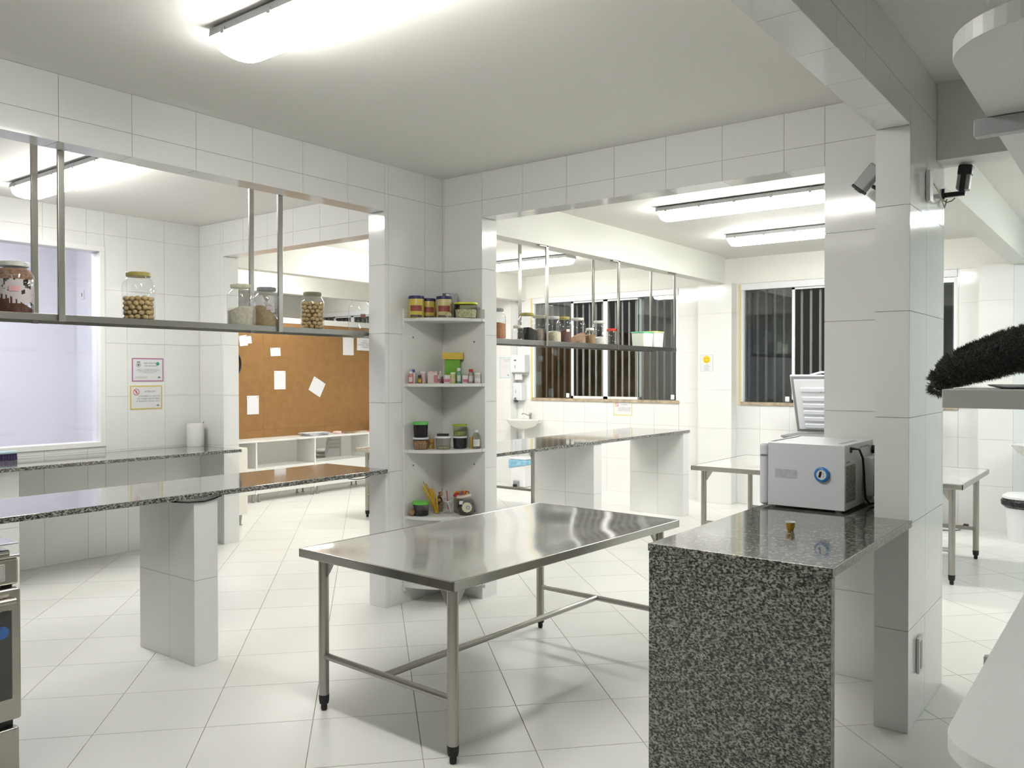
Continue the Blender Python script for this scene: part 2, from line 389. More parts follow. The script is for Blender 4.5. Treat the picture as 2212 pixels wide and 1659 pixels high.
# ------------------------------------------------------------------ windows
def window_far(name, y0, y1, segs, nbars):
    fr = MB().box(W-.012,W+.06, y0,y1, WZ1-.085,WZ1-.003, .004).box(W+.0,W+.05, y0,y0+.035, WZ0,WZ1-.085).box(W+.0,W+.05, y1-.035,y1, WZ0,WZ1-.085)
    o = struct(name, fr, ALU)
    MB().box(W-.02,W+.2, y0-.01,y1+.0, WZ0-.04,WZ0-.002, .003).build('sill', mat('brown_marble', (.42,.34,.24), .35, noise=(14,.35)), o)
    MB().box(W-.008,W-.001, y1,y1+.03, WZ0-.04,WZ1).build('masking_tape', mat('masking_tape', (.72,.62,.30), .7), o)
    for (a, b, kind) in segs:
        if kind == 'glass':
            MB().box(W+.02,W+.026, a,b, WZ0,WZ1-.08).build('pane', WGL, o, smooth=False)
            MB().box(W+.017,W+.03, b-.006,b, WZ0,WZ1-.08).build('pane_edge', mat('glass_edge', (.62,.70,.70), .1), o)
            MB().box(W+.0,W+.015, a+.02,a+.075, WZ0+.01,WZ0+.075, .008).build('latch', WPL, o)
        else:
            f = MB()
            for q in (a, b-.035): f.box(W+.028,W+.05, q,q+.035, WZ0,WZ1-.08)
            f.box(W+.028,W+.05, a,b, WZ0,WZ0+.035).box(W+.028,W+.05, a,b, WZ1-.11,WZ1-.08)
            f.build('screen_frame', ALU, o, smooth=False)
    for k in range(nbars):
        y = y0+(k+.5)*(y1-y0)/nbars
        MB().box(W+.13,W+.15, y-.014,y+.014, WZ0-.02,WZ1).build('bar', BARM, o, smooth=False)
    return o
window_far('window_1', .73, 3.14, [(2.46,3.10,'glass'), (1.88,2.46,'screen'), (1.30,1.88,'screen'), (.77,1.36,'glass')], 22)
window_far('window_2', -2.60, -.14, [(-.78,-.18,'glass'), (-1.37,-.78,'screen'), (-1.97,-1.37,'screen'), (-2.56,-1.9,'glass')], 22)
window_far('window_3', 5.9, 8.3, [(6.0,6.6,'glass'), (6.6,7.2,'screen'), (7.2,7.7,'screen'), (7.7,8.26,'glass')], 22)
# fixed window of the far left wall, looking into a lit room
fr = MB()
fr.box(-5,-.95, YW-.012,YW+.15, 2.765,2.81, .003).box(-5,-.95, YW-.012,YW+.15, 1.0,1.045, .003).box(-.995,-.95, YW-.012,YW+.15, 1.045,2.765, .003)
wn = struct('window_4', fr, mat('white_frame', (.82,.82,.80), .4))
MB().box(-5,-.995, YW+.05,YW+.056, 1.045,2.765).build('pane', glass('fixed_window_glass', (.93,.93,.97), 1.0), wn, smooth=False)
struct('wall_side_room', MB().box(-6,-.2, 5.2,5.3, 0,H).box(-.3,-.15, YW+.16,5.2, 0,H).box(-6.1,-6,YW+.16,5.2,0,H), mat('lilac_paint', (.77,.77,.80), .6))
sw = thing('light_switch', 'small white switch plate on the lilac wall seen through the left window', 'switch', (-.302,5.05,2.53), -PI/2)
MB().box(-.03,.03,-.01,0,-.05,.05,.003).build('plate', WPL, sw); MB().box(-.006,.006,-.014,-.01,-.02,.02).build('toggle', INK, sw)

# ------------------------------------------------------------------ outside the windows
struct('outside_ground', MB().box(5.7,30,-25,25,-.3,-.15), mat('night_ground', (.05,.05,.045), .9))
struct('outside_wall', MB().box(7.6,7.8, 2.2,7.0, 0,2.35), mat('brown_outside_wall', (.20,.14,.08), .9, noise=(3,.4)))
lp = tag(MB().sphere(.035, (0,0,0)).build('street_lamp', mat('orange_lamp', (1,.4,.1), .5, emit=((1,.42,.12),12)), loc=(12.0,5.38,1.86)), 'tiny glowing orange lamp far outside the barred window', 'lamp')
lp2 = MB().cyl(.02,-2.1,-.03).build('post', BLK, lp)

# ------------------------------------------------------------------ ceiling lamps
def lamp(loc, L, label, rz=0, power=LAMP, col=LAMP_WARM, group='twin tube ceiling lamps'):
    t = thing('ceiling_lamp', label, 'lamp', loc, rz, group)
    hw = .115
    MB().prism([(-hw,-.012),(-hw-.004,-.045),(hw+.004,-.045),(hw,-.012),(.08,0),(-.08,0)], 0, L, M=Matrix.Rotation(PI/2,4,'X')).build('housing', mat('grey_housing', (.42,.43,.44), .5), t, smooth=False)
    prof = []
    for k in range(13):
        a = PI*k/12; prof.append((math.cos(a)*hw, -.045-math.sin(a)**.55*.075))
    b2 = MB(); bm = b2.bm
    secs = [(-0.0,.80),(-.03,.95),(-.07,1.0),(-(L-.07),1.0),(-(L-.03),.95),(-L,.80)]
    rings = []
    for y, k in secs:
        yy = -.01 if y == 0 else (y+.01 if y == -L else y)
        rings.append([bm.verts.new((x*(.9+.1*k), yy, -.045+(z+.045)*(k if 0 < abs(y) < L else .25))) for x, z in prof])
    for a, b in zip(rings, rings[1:]):
        for i in range(len(prof)-1): bm.faces.new((a[i], a[i+1], b[i+1], b[i]))
    bm.faces.new(rings[0]); bm.faces.new(rings[-1][::-1]); bmesh.ops.recalc_face_normals(bm, faces=bm.faces)
    nm = 'lamp_diffuser_%s' % round(power, 1) if col == LAMP_WARM else 'lamp_diffuser_cool_%s' % round(power, 1)
    b2.build('diffuser', mat(nm, (.9,.9,.9), .3, emit=(col, power)), t)
    for sx in (-1, 1):
        for k in range(5):
            y = -(.1+k*(L-.2)/4)
            MB().box(sx*hw-.008, sx*hw+.008, y-.012, y+.012, -.055, -.028, .003).build('clip', mat('lamp_clip', (.35,.35,.36), .4), t)
    return t
lamp((-2.55,-1.09,H), 1.45, 'bright twin tube lamp on the near ceiling, top of the picture', power=LAMP*1.95)
lamp((-4.35,-1.03,H), 1.45, 'twin tube lamp of the near room just outside the picture, left of the first', power=LAMP*.2)
lamp((2.025,-.80,H), 1.45, 'nearer of the two lamps seen through the right opening', power=LAMP*2.05)
lamp((3.77,-.71,H), 1.45, 'farther lamp through the right opening, behind the other one', power=LAMP*2.05)
lamp((-1.855,2.68,H), 1.45, 'lamp behind the hanging posts over the left pass-through', power=LAMP*1.9)
lamp((3.91,2.86,H), 1.45, 'lamp behind the beam above the jars at the window', power=LAMP*2.05)
lamp((2.05,2.90,H), 1.45, 'lamp behind the corner column in the passage room', power=LAMP*2.2)
lamp((4.25,6.9,H), 1.45, 'lamp beyond the cork board partition', power=LAMP*1.6)
lamp((2.2,5.15,H), 1.3, 'lamp over the white shelf unit under the cork board', power=LAMP*1.6)
lamp((3.57,-3.95,H), 1.45, 'lamp of the side room reflected in the tiled pillar', power=LAMP*1.1, col=LAMP_COOL)
lamp((1.9,-4.6,H), 1.45, 'second lamp of the side room beyond the pillar', power=LAMP*.8, col=LAMP_COOL)
lamp((-2.2,4.75,H), 1.2, 'lamp of the lilac room behind the left window', power=LAMP*3.0, col=(.95,.96,1,1))

# ================================================================== counters
XR, YR_ = 1, 1
def slab(name, label, x0, x1, y0, y1, zt, t, m=None, joints=()):
    o = thing(name, label, 'counter', ((x0+x1)/2, (y0+y1)/2, zt-t))
    cuts = [x0]+list(joints)+[x1]
    for a, b in zip(cuts, cuts[1:]):
        MB().box(a-(x0+x1)/2+.0006, b-(x0+x1)/2-.0006, -(y1-y0)/2, (y1-y0)/2, 0, t, .004, 2).build('slab', m or GRAN, o)
    return o
def pier(name, x0, x1, y0, y1, zt, ju, jy=()):
    o = struct(name, MB().box(x0+G,x1-G, y0+G,y1-G, 0,zt-.002), GROUT)
    tiles(o, 'y', y0, -1, ju, [.485], [(x0,x1,0,zt)]); tiles(o, 'x', x0, -1, jy, [.485], [(y0,y1,0,zt)])
    return o
slab('granite_bar', 'long grey granite bar top running through the left pass-through', -5.0, -.602, -.03, .62, .985, .03)
pier('pier_wall', -2.08, -1.93, 0, .59, .955, [], [.26])
slab('granite_counter', 'grey granite counter below the large white framed window', -5.0, -.03, 2.52, 3.268, .95, .03)
pier('pier_wall', -2.10, -1.95, 2.60, 3.262, .92, [], [])
slab('granite_bar', 'long grey granite bar top on two white piers in front of the barred windows', .172, 4.28, -.01, .76, 1.0, .03, joints=(2.30,))
pier('pier_wall', 2.17, 2.315, .0, .70, .97, [], [.33])
pier('pier_wall', 4.12, 4.27, .0, .70, .97, [], [.33])

# granite desk with waterfall side
dk = thing('granite_desk', 'grey speckled granite desk with a full height side slab, in front of the pillar', 'desk', (-1.785,-3.05,0))
MB().box(0, 1.18, -.36, .345, .955, .985, .003).box(1.17, 1.78, -.19, .345, .955, .985, .003).build('worktop', GRAN, dk)
MB().box(.003, .028, -.357, .342, 0, .952, .002).build('side_slab', GRANF, dk)
MB().box(.004, 1.196, -.364, -.3605, .953, .984).build('front_edge', GEDGE, dk, smooth=False)
MB().box(.003, .0285, -.3625, -.3575, 0, .95).build('side_edge', GEDGE, dk, smooth=False)

# ================================================================== steel tables
def steel_table(label, x0, x1, y0, y1, z, leg=.05, inset=.075, group=None, rz=0):
    t = thing('steel_table', label, 'table', ((x0+x1)/2, (y0+y1)/2, 0), rz, group)
    a, b = (x1-x0)/2, (y1-y0)/2
    tp = MB(); bm = tp.bm
    # dished sheet top with a raised rim
    nx, ny = 28, 18; grid = []
    for i in range(nx+1):
        row = []
        for j in range(ny+1):
            u, v = i/nx, j/ny; e = min(u, 1-u, (v), (1-v))
            zz = z-.0015-.004*min(1, e*9)+.0016*math.sin(u*7.1+v*2)*math.sin(v*5.3+u)*min(1, e*6)
            row.append(bm.verts.new(((u*2-1)*(a-.004), (v*2-1)*(b-.004), zz)))
        grid.append(row)
    for i in range(nx):
        for j in range(ny): bm.faces.new((grid[i][j], grid[i+1][j], grid[i+1][j+1], grid[i][j+1]))
    top = tp.build('table_top', STTOP, t)
    MB().box(-a,a,-b,-b+.012,z-.043,z,.004,3).box(-a,a,b-.012,b,z-.043,z,.004,3).box(-a,-a+.012,-b,b,z-.043,z,.004,3).box(a-.012,a,-b,b,z-.043,z,.004,3).build('rim', steel('rim_steel', (.44,.43,.40), .2, 2, .05, .01), t)
    for sx, sy in ((-1,-1),(-1,1),(1,-1),(1,1)):
        cx, cy = sx*(a-inset), sy*(b-inset)
        l = MB().cyl(leg/2, .075, z-.02, (cx, cy), 20).build('leg', STEEL, t)
        MB().lathe([(0,0),(.013,0),(.016,.012),(.015,.03),(.022,.034),(.025,.05),(.026,.078),(0,.078)], 16, (cx,cy,0)).build('rubber_foot', RUB, l)
        g = MB()
        for dx, dy in ((-sx,0),(0,-sy)):
            p = [(0,0),(.075,0),(.075,-.012),(.02,-.095),(0,-.105)]
            A = Vector((dx,dy,0)); n = Vector((-dy,dx,0))*.002
            vs = []
            for k in (-1, 1): vs.append([g.bm.verts.new(Vector((cx,cy,z-.043))+A*(q[0]+.012)+Vector((0,0,q[1]))+n*k) for q in p])
            g.bm.faces.new(vs[0]); g.bm.faces.new(vs[1][::-1])
            for i in range(5): g.bm.faces.new((vs[0][i], vs[1][i], vs[1][(i+1)%5], vs[0][(i+1)%5]))
        bmesh.ops.recalc_face_normals(g.bm, faces=g.bm.faces)
        g.build('gusset', steel('gusset_steel', (.50,.49,.46), .28, 3, .05, .01), l, smooth=False)
    zs = .27
    for sx in (-1, 1):
        MB().tube([(sx*(a-inset), -(b-inset), zs), (sx*(a-inset), b-inset, zs)], .0165, 14).build('stretcher', STEEL, t)
    MB().tube([(-(a-inset), 0, zs), (a-inset, 0, zs)], .0165, 14).build('stretcher', STEEL, t)
    return t
steel_table('polished steel work table in the middle of the near room', -2.135, -.235, -2.055, -1.005, .80, inset=.085, group='steel work tables', rz=-.043)
steel_table('steel table standing behind the granite desk, before the barred windows', 2.46, 3.78, -3.14, -.88, .80, inset=.09, group='steel work tables')
steel_table('steel table behind the corner column, left pass-through side', 1.82, 3.4, 1.45, 3.02, .80, inset=.10, group='steel work tables')

# ================================================================== hanging steel shelves
def hanging_shelf(label, x0, x1, y0, y1, z, posts, ztop, foot=False, th=.028):
    t = thing('hanging_shelf', label, 'shelf', (x0, y0, z))
    L, D = x1-x0, y1-y0
    MB().box(0,L,0,D,-.004,0).build('shelf_sheet', STSH, t, smooth=False)
    MB().box(0,L,-.002,.003,-th,.006,.001).build('front_lip', STSH, t)
    MB().box(0,L,D-.003,D+.002,-th,.006,.001).build('rear_lip', STSH, t)
    for px in posts:
        for y in (-.006, D+.006):
            zt_ = (H-.001-z) if (foot and y > 0) else ztop-z
            p = MB().box(px-x0-.017,px-x0+.017, y-.012,y+.006, -th-.002, zt_, .003).build('post', steel('post_steel', (.50,.485,.455), .22, 3, .03, .01, (1,1,3)), t)
            if foot and y < 0:
                MB().box(px-x0-.12,px-x0+.02, y-.012,y+.025, ztop-z-.012, ztop-z-.001, .002).build('foot_plate', STEEL, p)
    return t
hanging_shelf('steel shelf hanging in the left pass-through, jars of biscuits on it', -5.0, -.30, .185, .48, 1.955, (-4.05,-2.713,-1.355), H-.001)
hanging_shelf('steel shelf hanging under the beam in front of the barred window', .18, 4.0, .03, .32, 1.945, (.35,1.41,2.68,3.94), HB+.001, foot=True, th=.036)

# ================================================================== jars
LIDC = {'gold': (.42,.36,.10), 'white': (.74,.75,.70), 'grey': (.30,.31,.33), 'olive': (.25,.27,.17), 'cream': (.70,.69,.55), 'red': (.80,.07,.04), 'clear': (.6,.6,.6)}
def jar(loc, h, w, lid, label, fill=None, fh=.4, fcol=(.5,.4,.3), group=None, tilt=0, stuff=None, tagcol=None, neck=.70, rz=0, lidh=.024, n=28):
    t = thing('glass_jar', label, 'jar', loc, rz, group)
    r = w/2; hs = h*.78
    MB().lathe([(0,.001),(r*.93,.001),(r,.012),(r,hs*.93),(r*.96,hs*.99),(r*neck*1.12,h*.86),(r*neck,h*.885),(r*neck,h-.008)], n).build('glass', GL, t)
    if lid: MB().lathe([(0,h-lidh),(r*neck*1.06,h-lidh),(r*neck*1.1,h-lidh+.003),(r*neck*1.1,h-.004),(r*neck*1.03,h),(0,h)], n).build('lid', mat('lid_'+lid, LIDC[lid], .4, noise=(40,.12)), t)
    ri = r*.965
    if fill == 'powder':
        b = MB(); bm = b.bm; rings = []; K = 24
        for k, (rr, zz) in enumerate([(0,.004),(ri,.004),(ri,None),(ri*.7,None),(ri*.35,None),(0,None)]):
            ring = []
            for i in range(K if rr else 1):
                a = 2*PI*i/K; x, y = rr*math.cos(a), rr*math.sin(a)
                z = zz if zz is not None else h*fh*(1+tilt*x/r+.08*math.sin(3*a+k)*(rr/ri))+h*.05*(1-rr/ri)
                ring.append(bm.verts.new((x, y, max(z, .006 if zz is None else .004))))
            rings.append(ring)
        for A, B in zip(rings, rings[1:]):
            for i in range(K):
                j = (i+1) % K
                if len(A) == 1: bm.faces.new((A[0], B[j], B[i]))
                elif len(B) == 1: bm.faces.new((A[i], A[j], B[0]))
                else: bm.faces.new((A[i], A[j], B[j], B[i]))
        bmesh.ops.recalc_face_normals(bm, faces=bm.faces)
        b.build('contents', mat('fill_%d_%d_%d' % tuple(int(c*1000) for c in fcol), fcol, .9, noise=(60,.18), bump=(80,.6,.004)), t)
    elif fill == 'balls':
        random.seed(int(loc[0]*1000)); br = .0165; z = br; lay = 0
        while z < h*fh:
            for ring, cnt in ((ri-br, int(2*PI*(ri-br)/(2*br*1.02))), ((ri-br)*.5, 5)):
                for i in range(cnt):
                    a = 2*PI*(i+lay*.5)/cnt+random.uniform(-.08,.08); q = br*random.uniform(.86,1.05)
                    MB().sphere(q, (ring*math.cos(a), ring*math.sin(a), z+random.uniform(-.004,.004)), 10, sz=random.uniform(.8,1)).build('biscuit', mat('biscuit_ball', (.60,.44,.21), .8, noise=(50,.2)), t)
            z += br*1.62; lay += 1
    if tagcol:
        a0 = -2.2; b = MB()
        for k in range(3):
            A, B = a0+k*.17, a0+(k+1)*.17; R_ = r*1.005
            b.quad((R_*math.cos(A),R_*math.sin(A),h*.42),(R_*math.cos(B),R_*math.sin(B),h*.42),(R_*math.cos(B),R_*math.sin(B),h*.52),(R_*math.cos(A),R_*math.sin(A),h*.52))
        b.build('sticker', mat('sticker_%d' % int(tagcol[1]*100), tagcol, .7), t)
    return t
zl = 1.956; gl = 'jars on the steel shelf in the left pass-through'
smear = mat('cocoa_smear', (.62,.52,.50), .8)
j = jar((-2.897,.278,zl), .262, .178, 'white', 'large jar with brown cocoa smears inside and a white lid, leftmost on the shelf', 'powder', .22, (.115,.045,.028), gl, tilt=-.75, tagcol=(.75,.42,.45))
# powder film stuck to the inside of the glass, with ragged bare patches
def film(t, r, z0, z1, m, seed, keep=.8):
    random.seed(seed); b = MB(); N, Kz = 60, 34
    from mathutils import noise as mn
    for i in range(N):
        for k in range(Kz):
            a0, a1 = 2*PI*i/N, 2*PI*(i+1)/N; q0, q1 = z0+(z1-z0)*k/Kz, z0+(z1-z0)*(k+1)/Kz
            nz = mn.noise(Vector((math.cos(a0)*2.2, math.sin(a0)*2.2+seed, q0*26)))
            if nz < keep: b.quad((r*math.cos(a0),r*math.sin(a0),q0),(r*math.cos(a1),r*math.sin(a1),q0),(r*math.cos(a1),r*math.sin(a1),q1),(r*math.cos(a0),r*math.sin(a0),q1))
    return b.build('powder_film', m, t)
film(j, .0855, .05, .19, mat('pale_film', (.74,.67,.67), .9), 3, .25)
b = MB().lathe([(.0862,.172),(.0866,.188),(.078,.205),(.066,.222),(.0605,.228)], 24)
b.build('cocoa_ring', mat('cocoa_ring', (.33,.19,.13), .9, noise=(60,.5)), j)
jar((-2.247,.276,zl), .272, .172, 'gold', 'jar one third full of round biscuits, gold lid', 'balls', .46, group=gl)
jar((-1.584,.272,zl), .262, .165, 'cream', 'jar with pale cream flour, beige lid, left of the hanging posts', 'powder', .42, (.60,.56,.44), gl, tilt=.08)
j = jar((-1.392,.27,zl), .258, .160, 'grey', 'jar with a slope of tan sugar and a grey lid, between the hanging posts', 'powder', .32, (.44,.33,.19), gl, tilt=-.75, tagcol=(.62,.50,.54))
film(j, .0765, .06, .20, mat('sugar_film', (.80,.78,.78), .9), 9, .22)
jar((-1.021,.269,zl), .255, .158, 'olive', 'tall jar filled with round biscuits, olive lid', 'balls', .72, group=gl)
jar((-.599,.267,zl), .245, .155, None, 'empty clear jar without lid at the right end of the left shelf', group=gl, tagcol=(.35,.18,.15))
zr = 1.946; gr = 'jars on the steel shelf before the window'
jar((.80,.117,zr), .262, .165, 'grey', 'jar of orange brown snacks partly behind the corner column', 'powder', .5, (.50,.22,.09), gr)
jar((1.068,.088,zr), .130, .106, 'white', 'short nearly empty jar with white lid, in front of the black bean jar', 'powder', .05, (.40,.25,.12), gr)
jar((1.237,.118,zr), .248, .165, 'gold', 'jar half full of black beans, gold lid', 'powder', .42, (.012,.012,.014), gr, tilt=-.1)
jar((1.418,.111,zr), .238, .152, 'cream', 'jar of beige flour with cream lid, left of a hanging post', 'powder', .45, (.50,.42,.35), gr)
jar((1.638,.110,zr), .240, .150, 'clear', 'jar of pale ivory grain right of a hanging post', 'powder', .40, (.72,.66,.50), gr)
jar((1.81,.107,zr), .245, .145, 'gold', 'jar of dark red grain with a white label and gold lid', 'powder', .46, (.14,.065,.055), gr, tagcol=(.78,.75,.75))
jar((2.058,.113,zr), .248, .155, 'white', 'jar with a slope of tan grain, white lid', 'powder', .24, (.38,.24,.15), gr, tilt=.85)
jar((2.244,.088,zr), .158, .105, 'white', 'small jar full of brown grain with white lid', 'powder', .56, (.32,.21,.10), gr)
jar((2.455,.111,zr), .240, .152, 'white', 'jar with white powder in the bottom and a paper label', 'powder', .30, (.80,.79,.74), gr, tagcol=(.80,.80,.80))
jar((2.673,.095,zr), .170, .120, 'red', 'small clear jar with a red lid', 'powder', .06, (.05,.05,.05), gr, neck=.82)
def tub(loc, w, d, h, lidc, label, body=(.80,.82,.74), rz=0, cat='food tub', group=None, contents=None, ch=.5, lidname='lid', rounded=True, clear=True, lidh=.012):
    t = thing('food_tub', label, cat, loc, rz, group)
    def rr(w_, d_, r_, n=4):
        pts = []
        for cx, cy, a0 in ((1,1,0),(-1,1,90),(-1,-1,180),(1,-1,270)):
            for k in range(n+1):
                a = math.radians(a0+90*k/n); pts.append((cx*(w_/2-r_)+r_*math.cos(a), cy*(d_/2-r_)+r_*math.sin(a)))
        return pts
    def taper(k0, k1, z0, z1, r_):
        b = MB(); A = [b.bm.verts.new((x*k0,y*k0,z0)) for x,y in rr(w,d,r_)]; B = [b.bm.verts.new((x*k1,y*k1,z1)) for x,y in rr(w,d,r_)]
        n = len(A); b.bm.faces.new(A[::-1]); b.bm.faces.new(B)
        for i in range(n): b.bm.faces.new((A[i],A[(i+1)%n],B[(i+1)%n],B[i]))
        return b
    r_ = min(w,d)*(.48 if rounded else .15)
    bmat = glass('milky_%d' % int(body[0]*100+body[2]*10), body, .8) if clear else mat('tub_%d_%d' % (int(body[0]*100),int(body[2]*100)), body, .4)
    taper(.88, .97, 0, h-lidh, r_).build('body', bmat, t)
    if contents: taper(.84, .86+.07*ch, .003, h*ch, r_).build('contents', mat('cont_%d_%d_%d' % tuple(int(c*1000) for c in contents), contents, .9, noise=(70,.35), bump=(90,.8,.004)), t)
    taper(1.03, 1.0, h-lidh, h, r_).build(lidname, mat('tublid_%d_%d_%d' % tuple(int(c*100) for c in lidc), lidc, .4), t)
    return t
g2 = 'plastic tubs at the right end of the steel shelf'
tub((3.365,.121,zr), .23, .17, .165, (.10,.55,.28), 'milky tub with a green lid, left one at the end of the shelf', (.80,.86,.74), 0, clear=False, group=g2, rounded=False)
tub((3.62,.125,zr), .23, .17, .180, (.70,.66,.22), 'milky tub with a yellow lid, right one at the end of the shelf', (.78,.79,.80), 0, clear=False, group=g2, rounded=False)

# ================================================================== corner shelf unit
cs = thing('corner_shelf', 'white quarter round corner shelf unit full of jars and tubs, at the column corner', 'shelf', (-.001,-.001,.09))
R0 = .43
MB().box(-R0,-.0, -.018,0, 0,2.035,.001).build('side_panel', MDF, cs, smooth=False)
MB().box(-.018,-.0, -R0,-.018, 0,2.035,.001).build('side_panel', MDF, cs, smooth=False)
for zt in (.05, .542, 1.02, 1.495, 1.965):
    pts = [(-.018,-.018), (-R0,-.018), (-R0,-.045)]
    for k in range(15):
        a = math.radians(6+78*k/14); pts.append((-R0*math.cos(a)*.985, -R0*math.sin(a)*.985))
    pts += [(-.045,-R0), (-.018,-R0)]
    MB().prism(pts, zt-.022, zt, bev=.001).build('shelf', MDF, cs, smooth=False)
for x, y, z in ((-.34,-.019,1.83),(-.019,-.33,1.80),(-.34,-.019,.9),(-.019,-.33,.9)):
    if x < -.1: MB().cyl(.006,0,.003,M=Matrix.Translation((x,y,z))@Matrix.Rotation(PI/2,4,'X')).build('screw', INK, cs)
    else: MB().cyl(.006,0,.003,M=Matrix.Translation((x,y,z))@Matrix.Rotation(-PI/2,4,'Y')).build('screw', INK, cs)
Z1, Z2, Z3, Z4 = 2.0555, 1.5855, 1.1105, .6325
FACE = math.atan2(CAM.y, CAM.x)     # direction from the corner towards the room
def can(loc, w, h, label, body, lidc, band, clear_top=False, group=None):
    t = thing('food_can', label, 'can', loc, FACE, group); r = w/2
    MB().lathe([(0,0),(r*.97,0),(r,.004),(r,h*.84),(r*.98,h*.87),(0,h*.87)], 28).build('body', mat('can_body_%d' % int(body[2]*100), body, .35), t)
    MB().lathe([(0,h*.86),(r*1.01,h*.86),(r*1.02,h*.88),(r*1.01,h*.985),(r*.95,h),(0,h)], 28).build('lid', mat('navy_lid', (.03,.03,.12), .35), t)
    b = MB()
    for k in range(8):
        A, B = -.85+k*.21, -.85+(k+1)*.21; q = r*1.006
        b.quad((q*math.cos(A),q*math.sin(A),h*.30),(q*math.cos(B),q*math.sin(B),h*.30),(q*math.cos(B),q*math.sin(B),h*.56),(q*math.cos(A),q*math.sin(A),h*.56))
    b.build('label', mat('red_label', band, .4, noise=(60,.4)), t)
    b = MB()
    for k in range(8):
        A, B = -.85+k*.21, -.85+(k+1)*.21; q = r*1.006
        b.quad((q*math.cos(A),q*math.sin(A),h*.02),(q*math.cos(B),q*math.sin(B),h*.02),(q*math.cos(B),q*math.sin(B),h*.13),(q*math.cos(A),q*math.sin(A),h*.13))
    b.build('dark_band', mat('can_dark_band', (.10,.09,.08), .4, noise=(90,.5)), t)
    return t
can((-.372,-.085,Z1), .112, .158, 'yellow can with navy lid and red picture, leftmost on the top shelf', (.62,.50,.10), 0, (.30,.06,.05), group='cans on the top corner shelf')
can((-.262,-.103,Z1), .100, .146, 'second yellow can with navy lid, half hidden between two others', (.55,.42,.09), 0, (.42,.16,.05), group='cans on the top corner shelf')
can((-.213,-.208,Z1), .112, .160, 'pale yellow can with navy lid and red picture, third from the left', (.60,.52,.26), 0, (.40,.07,.06), group='cans on the top corner shelf')
t = thing('carton', 'dark and white carton behind the cans on the top corner shelf', 'box', (-.083,-.150,Z1), FACE+PI/2)
MB().box(-.055,.055,-.022,.022,0,.195,.002).build('body', mat('carton_grey', (.40,.41,.40), .5, noise=(20,.3)), t)
MB().box(-.0555,-.005,-.0225,.0225,.02,.15).build('brown_panel', mat('carton_brown', (.13,.07,.03), .5), t, smooth=False)
MB().box(-.056,0,-.023,.023,.160,.194).build('dark_panel', BLK, t, smooth=False)
MB().box(-.03,-.002,-.024,.024,.165,.19).build('white_panel', PAPER, t, smooth=False)
def bottle(loc, w, h, body, capc, label, capk=.75, lab=None, neck=.6, name='bottle', clear=False, cap_h=.2, group=None, cat='bottle', nm='cap'):
    t = thing(name, label, cat, loc, FACE, group); r = w/2
    m = glass('bottle_%d%d%d' % tuple(int(c*20) for c in body), body, 1) if clear else mat('bot_%d_%d_%d' % tuple(int(c*100) for c in body), body, .35)
    MB().lathe([(0,0),(r*.95,0),(r,.003),(r,h*(1-cap_h)*.78),(r*neck,h*(1-cap_h)*.95),(r*neck,h*(1-cap_h)),(0,h*(1-cap_h))], 20).build('body', m, t)
    MB().lathe([(0,h*(1-cap_h)),(r*capk,h*(1-cap_h)),(r*capk,h-.002),(r*capk*.92,h),(0,h)], 20).build(nm, mat('cap_%d_%d_%d' % tuple(int(c*100) for c in capc), capc, .4), t)
    if lab:
        b = MB(); q = r*1.01
        for k in range(6):
            A, B = -.9+k*.3, -.9+(k+1)*.3
            b.quad((q*math.cos(A),q*math.sin(A),h*.14),(q*math.cos(B),q*math.sin(B),h*.14),(q*math.cos(B),q*math.sin(B),h*.52),(q*math.cos(A),q*math.sin(A),h*.52))
        b.build('label', mat('lab_%d_%d_%d' % tuple(int(c*100) for c in lab), lab, .5, noise=(120,.2)), t)
    return t
bottle((-.11,-.243,Z1), .046, .112, (.10,.05,.02), (.03,.05,.16), 'small dark jar with blue lid beside the lime tub', capk=.9, neck=.8)
tub((-.135,-.348,Z1), .17, .13, .112, (.62,.68,.02), 'wide tub with lime lid and white powder, top corner shelf', (.78,.80,.66), FACE+PI/2, contents=(.75,.73,.62), ch=.55)
t = thing('bread_bag', 'small beige bag lying beside the lime tub', 'bag', (-.252,-.288,Z1), FACE)
MB().blob(.024, (0,0,.019), 2, .08, 1.0, 1.0, .8).build('bag_body', mat('beige_bag', (.60,.50,.33), .8, noise=(30,.2)), t)
# second shelf: little bottles
pk = (.62,.22,.27); g3 = 'little bottles on the second corner shelf'
bottle((-.392,-.048,Z2), .036, .088, (.55,.17,.17), (.75,.75,.72), 'red labelled little bottle with white cap, leftmost on the second shelf', lab=(.66,.55,.55), group=g3)
bottle((-.357,-.04,Z2), .028, .101, (.70,.68,.68), (.06,.05,.30), 'slim white bottle with purple cap', group=g3)
bottle((-.327,-.072,Z2), .033, .061, (.25,.12,.03), (.02,.02,.02), 'tiny amber bottle with black cap and yellow label', lab=(.55,.44,.08), group=g3, cap_h=.28)
bottle((-.282,-.062,Z2), .046, .088, (.66,.45,.46), (.78,.72,.70), 'pink and white round jar with white lid, left of the pink box', capk=1.0, neck=.95, group=g3, cap_h=.16)
t = thing('carton', 'open pink and white box between the little jars, second shelf', 'box', (-.232,-.112,Z2), FACE+PI/2)
MB().box(-.035,.035,-.025,.025,0,.078,.002).build('body', mat('pink_box', (.70,.58,.56), .6), t)
MB().box(.008,.0355,-.0255,.0255,.005,.06).build('red_panel', mat('rose_panel', (.55,.22,.24), .6), t, smooth=False)
MB().box(-.036,.036,-.026,.026,.078,.086,.002).build('lid_flap', mat('pink_flap', (.72,.45,.46), .6), t, smooth=False)
bottle((-.192,-.128,Z2), .032, .060, (.78,.76,.74), (.78,.76,.74), 'small white jar with pink mark, right of the pink box', capk=1, neck=.95, lab=pk, group=g3)
